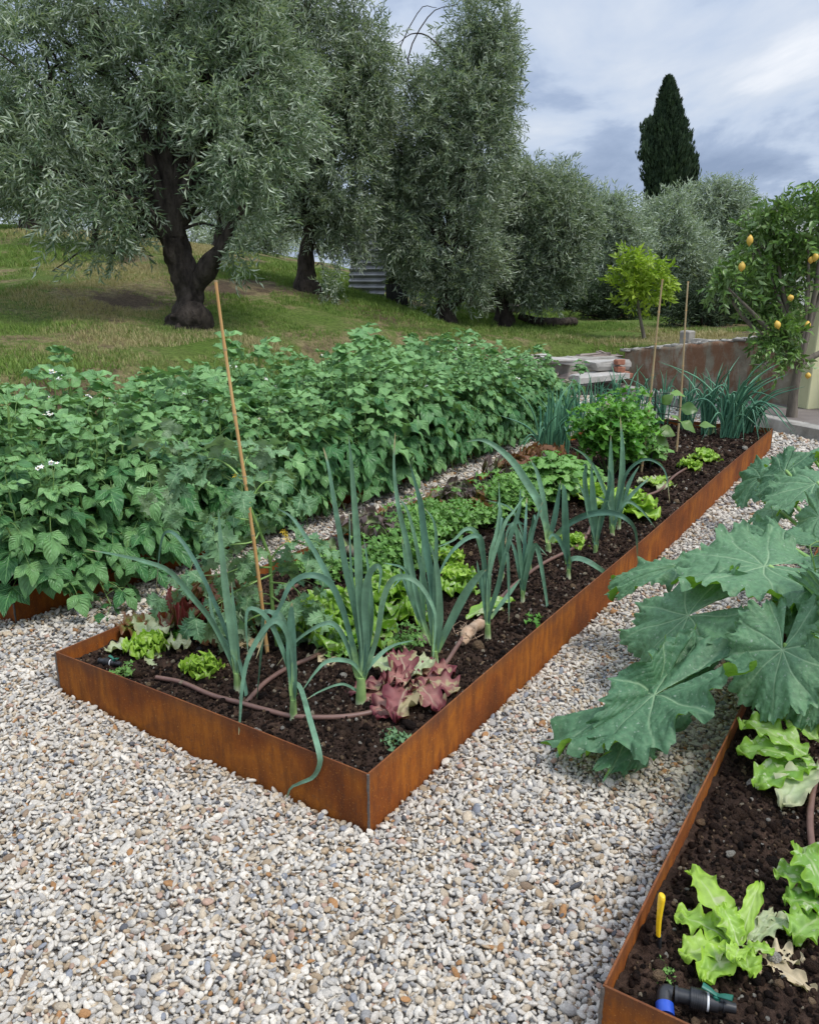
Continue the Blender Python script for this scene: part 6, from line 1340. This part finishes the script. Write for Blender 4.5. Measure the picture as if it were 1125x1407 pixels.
def corrugated(name, p0, p1, z0, z1, label, mat, pitch=.076, amp=.012, horizontal=False, lean=0.0):
    e = nrm((p1 - p0) * [1, 1, 0]); L = np.linalg.norm((p1 - p0)[:2]); pn = np.array([-e[1], e[0], 0]); m = MB()
    if horizontal: nu, nv = 3, int((z1 - z0) / pitch * 8)
    else: nu, nv = int(L / pitch * 8), 3
    u, v = np.meshgrid(np.linspace(0, 1, nu), np.linspace(0, 1, nv), indexing='ij'); w = amp * np.sin((v * (z1 - z0) if horizontal else u * L) / pitch * 6.283)
    for s_ in (0, 1):
        q = np.array([p0[0], p0[1], z0]) + e * (u * L)[..., None] + Z * (v * (z1 - z0))[..., None] + pn * (w + .0015 * s_ + lean * v)[..., None]; f = grid_faces(nu, nv); m.add(q.reshape(-1, 3), f if s_ else f[:, ::-1])
    return tag(m.build(name, MT[mat], loc=[p0[0], p0[1], z0]), label, 'metal sheet')
a, b_ = D(478, 405, 14.4), D(528, 414, 14.0); corrugated('corrugated_sheet', a, b_, TZ(b_) - .1, D(500, 300, 14.2)[2], 'ridged pale zinc sheets standing behind the second olive tree', 'zinc', horizontal=True, pitch=.10, amp=.02, lean=.15)
a, b_ = D(530, 420, 13.9), D(560, 430, 13.6); corrugated('corrugated_sheet', a, b_, TZ(b_) - .1, D(545, 390, 13.7)[2], 'small dark upright metal sheet right of the pale zinc sheets', 'metal_dark')
def stone_heap(px, py, Y, w, label, seed):
    r = np.random.default_rng(seed); b = D(px, py, Y); b[2] = TZ(b); root = thing('stone_heap', b, label, 'stone heap'); m = MB()
    for i in range(34): box(m, b + np.array([r.normal(0, w * .4), r.normal(0, w * .2), r.uniform(0, .35) * (1 if i % 2 else .6)]), r.uniform(.06, .16), r.uniform(.05, .1), r.uniform(.04, .08), nrm(r.normal(size=3) * [1, 1, .2]), None, bev=.015, jit=.012) if False else box(m, b + np.array([r.normal(0, w * .4), r.normal(0, w * .2), r.uniform(0, .35)]), r.uniform(.06, .16), r.uniform(.05, .1), r.uniform(.04, .08), bev=.015, jit=.012)
    m.build('stones', MT['stone'], root, smooth=False)
stone_heap(672, 428, 15.0, .7, 'heap of reddish stones in the shade behind the dome-shaped olive', 271)
m = MB(); a = D(745, 440, 13.8); a[2] = TZ(a) + .08; b_ = D(790, 442, 14.2); b_[2] = TZ(b_) + .09
tube(m, [a - [.4, 0, -.1], a, b_], [.05, .09, .07], 10, n=14, rough=.5); tag(m.build('fallen_log', MT['bark'], loc=a), 'dark fallen log on the grass right of the dome-shaped olive trunk', 'log')
m = MB(); c = P(1083, 512, .03) ; c = D(1083, 506, P(1083, 548, .03)[1]); box(m, c, .10, .02, .12, nrm([1, .2, 0]), nrm([-.2, 1, .5]), bev=.004); tag(m.build('leaning_board', MT['white_plastic'], loc=c, smooth=False), 'small pale board leaning beside the lemon tree trunk', 'board')

# ================================================================= GRASS
def grass():
    r = np.random.default_rng(280); n = 60000; x = r.uniform(-9, 8, n * 3); y = r.uniform(3.5, 19, n * 3); ls = lawn_side(x, y); dens = np.clip(1.4 - np.hypot(x, y) / 22, .3, 1)
    bare = fbm(np.stack([x * .9, y * .9, 0 * x + 40], -1), 4); k = (bare < .20) & (ls > .12) & (np.abs(x / y) < .85) & (r.random(len(x)) < dens); x, y = x[k][:n], y[k][:n]; n = len(x); z = terrain(x, y)
    tp = []
    for q in range(5):
        rr = np.random.default_rng(500 + q); V_, F_ = [], []
        for i in range(7):
            a = rr.uniform(0, 6.28); p = np.array([rr.normal(0, .5), rr.normal(0, .5), 0]); w = .085; dd = np.array([math.cos(a), math.sin(a), 0]); h = rr.uniform(.6, 1.3); ln = rr.uniform(.1, .7); c_ = np.array([rr.normal(), rr.normal(), 0]); c_ = nrm(c_)
            V_ += [p - dd * w, p + dd * w, p + dd * w * .6 + c_ * ln * .35 + Z * h * .6, p - dd * w * .6 + c_ * ln * .35 + Z * h * .6, p + c_ * ln + Z * h]; F_ += [[5 * i, 5 * i + 1, 5 * i + 2], [5 * i, 5 * i + 2, 5 * i + 3], [5 * i + 3, 5 * i + 2, 5 * i + 4]]
        tp.append((np.array(V_), np.array(F_)))
    pn = fbm(np.stack([x * .5, y * .5, 0 * x + 3], -1), 4); ed = np.clip(.22 + pn * 1.9 + r.normal(0, .22, n), 0, 1); nea = np.clip((14 - y) / 10, 0, 1)
    hgt = .85 * np.clip(.040 + .050 * fbm(np.stack([x * 1.7, y * 1.7, 0 * x + 9], -1), 3) + r.normal(0, .008, n), .02, .12) * (1 + .5 * (y > 12)); ti = r.integers(0, 5, n); mb = MB(); az = r.uniform(0, 6.28, n)
    M = np.zeros((n, 3, 3)); M[:, 0, 0] = np.cos(az); M[:, 0, 1] = -np.sin(az); M[:, 1, 0] = np.sin(az); M[:, 1, 1] = np.cos(az); M[:, 2, 2] = 1
    for t in range(5):
        s = ti == t; tv, tf = tp[t]; i0 = len(mb.a); mb.stamp(tv, tf, np.zeros((len(tv), 2)), M[s], np.stack([x, y, z - .006], -1)[s], hgt[s], r.random(s.sum())); mb.a[i0][:, 2] = np.repeat(ed[s], len(tv))
    tag(mb.build('grass', MT['grass']), kind='stuff'); print('tufts', n)
grass()
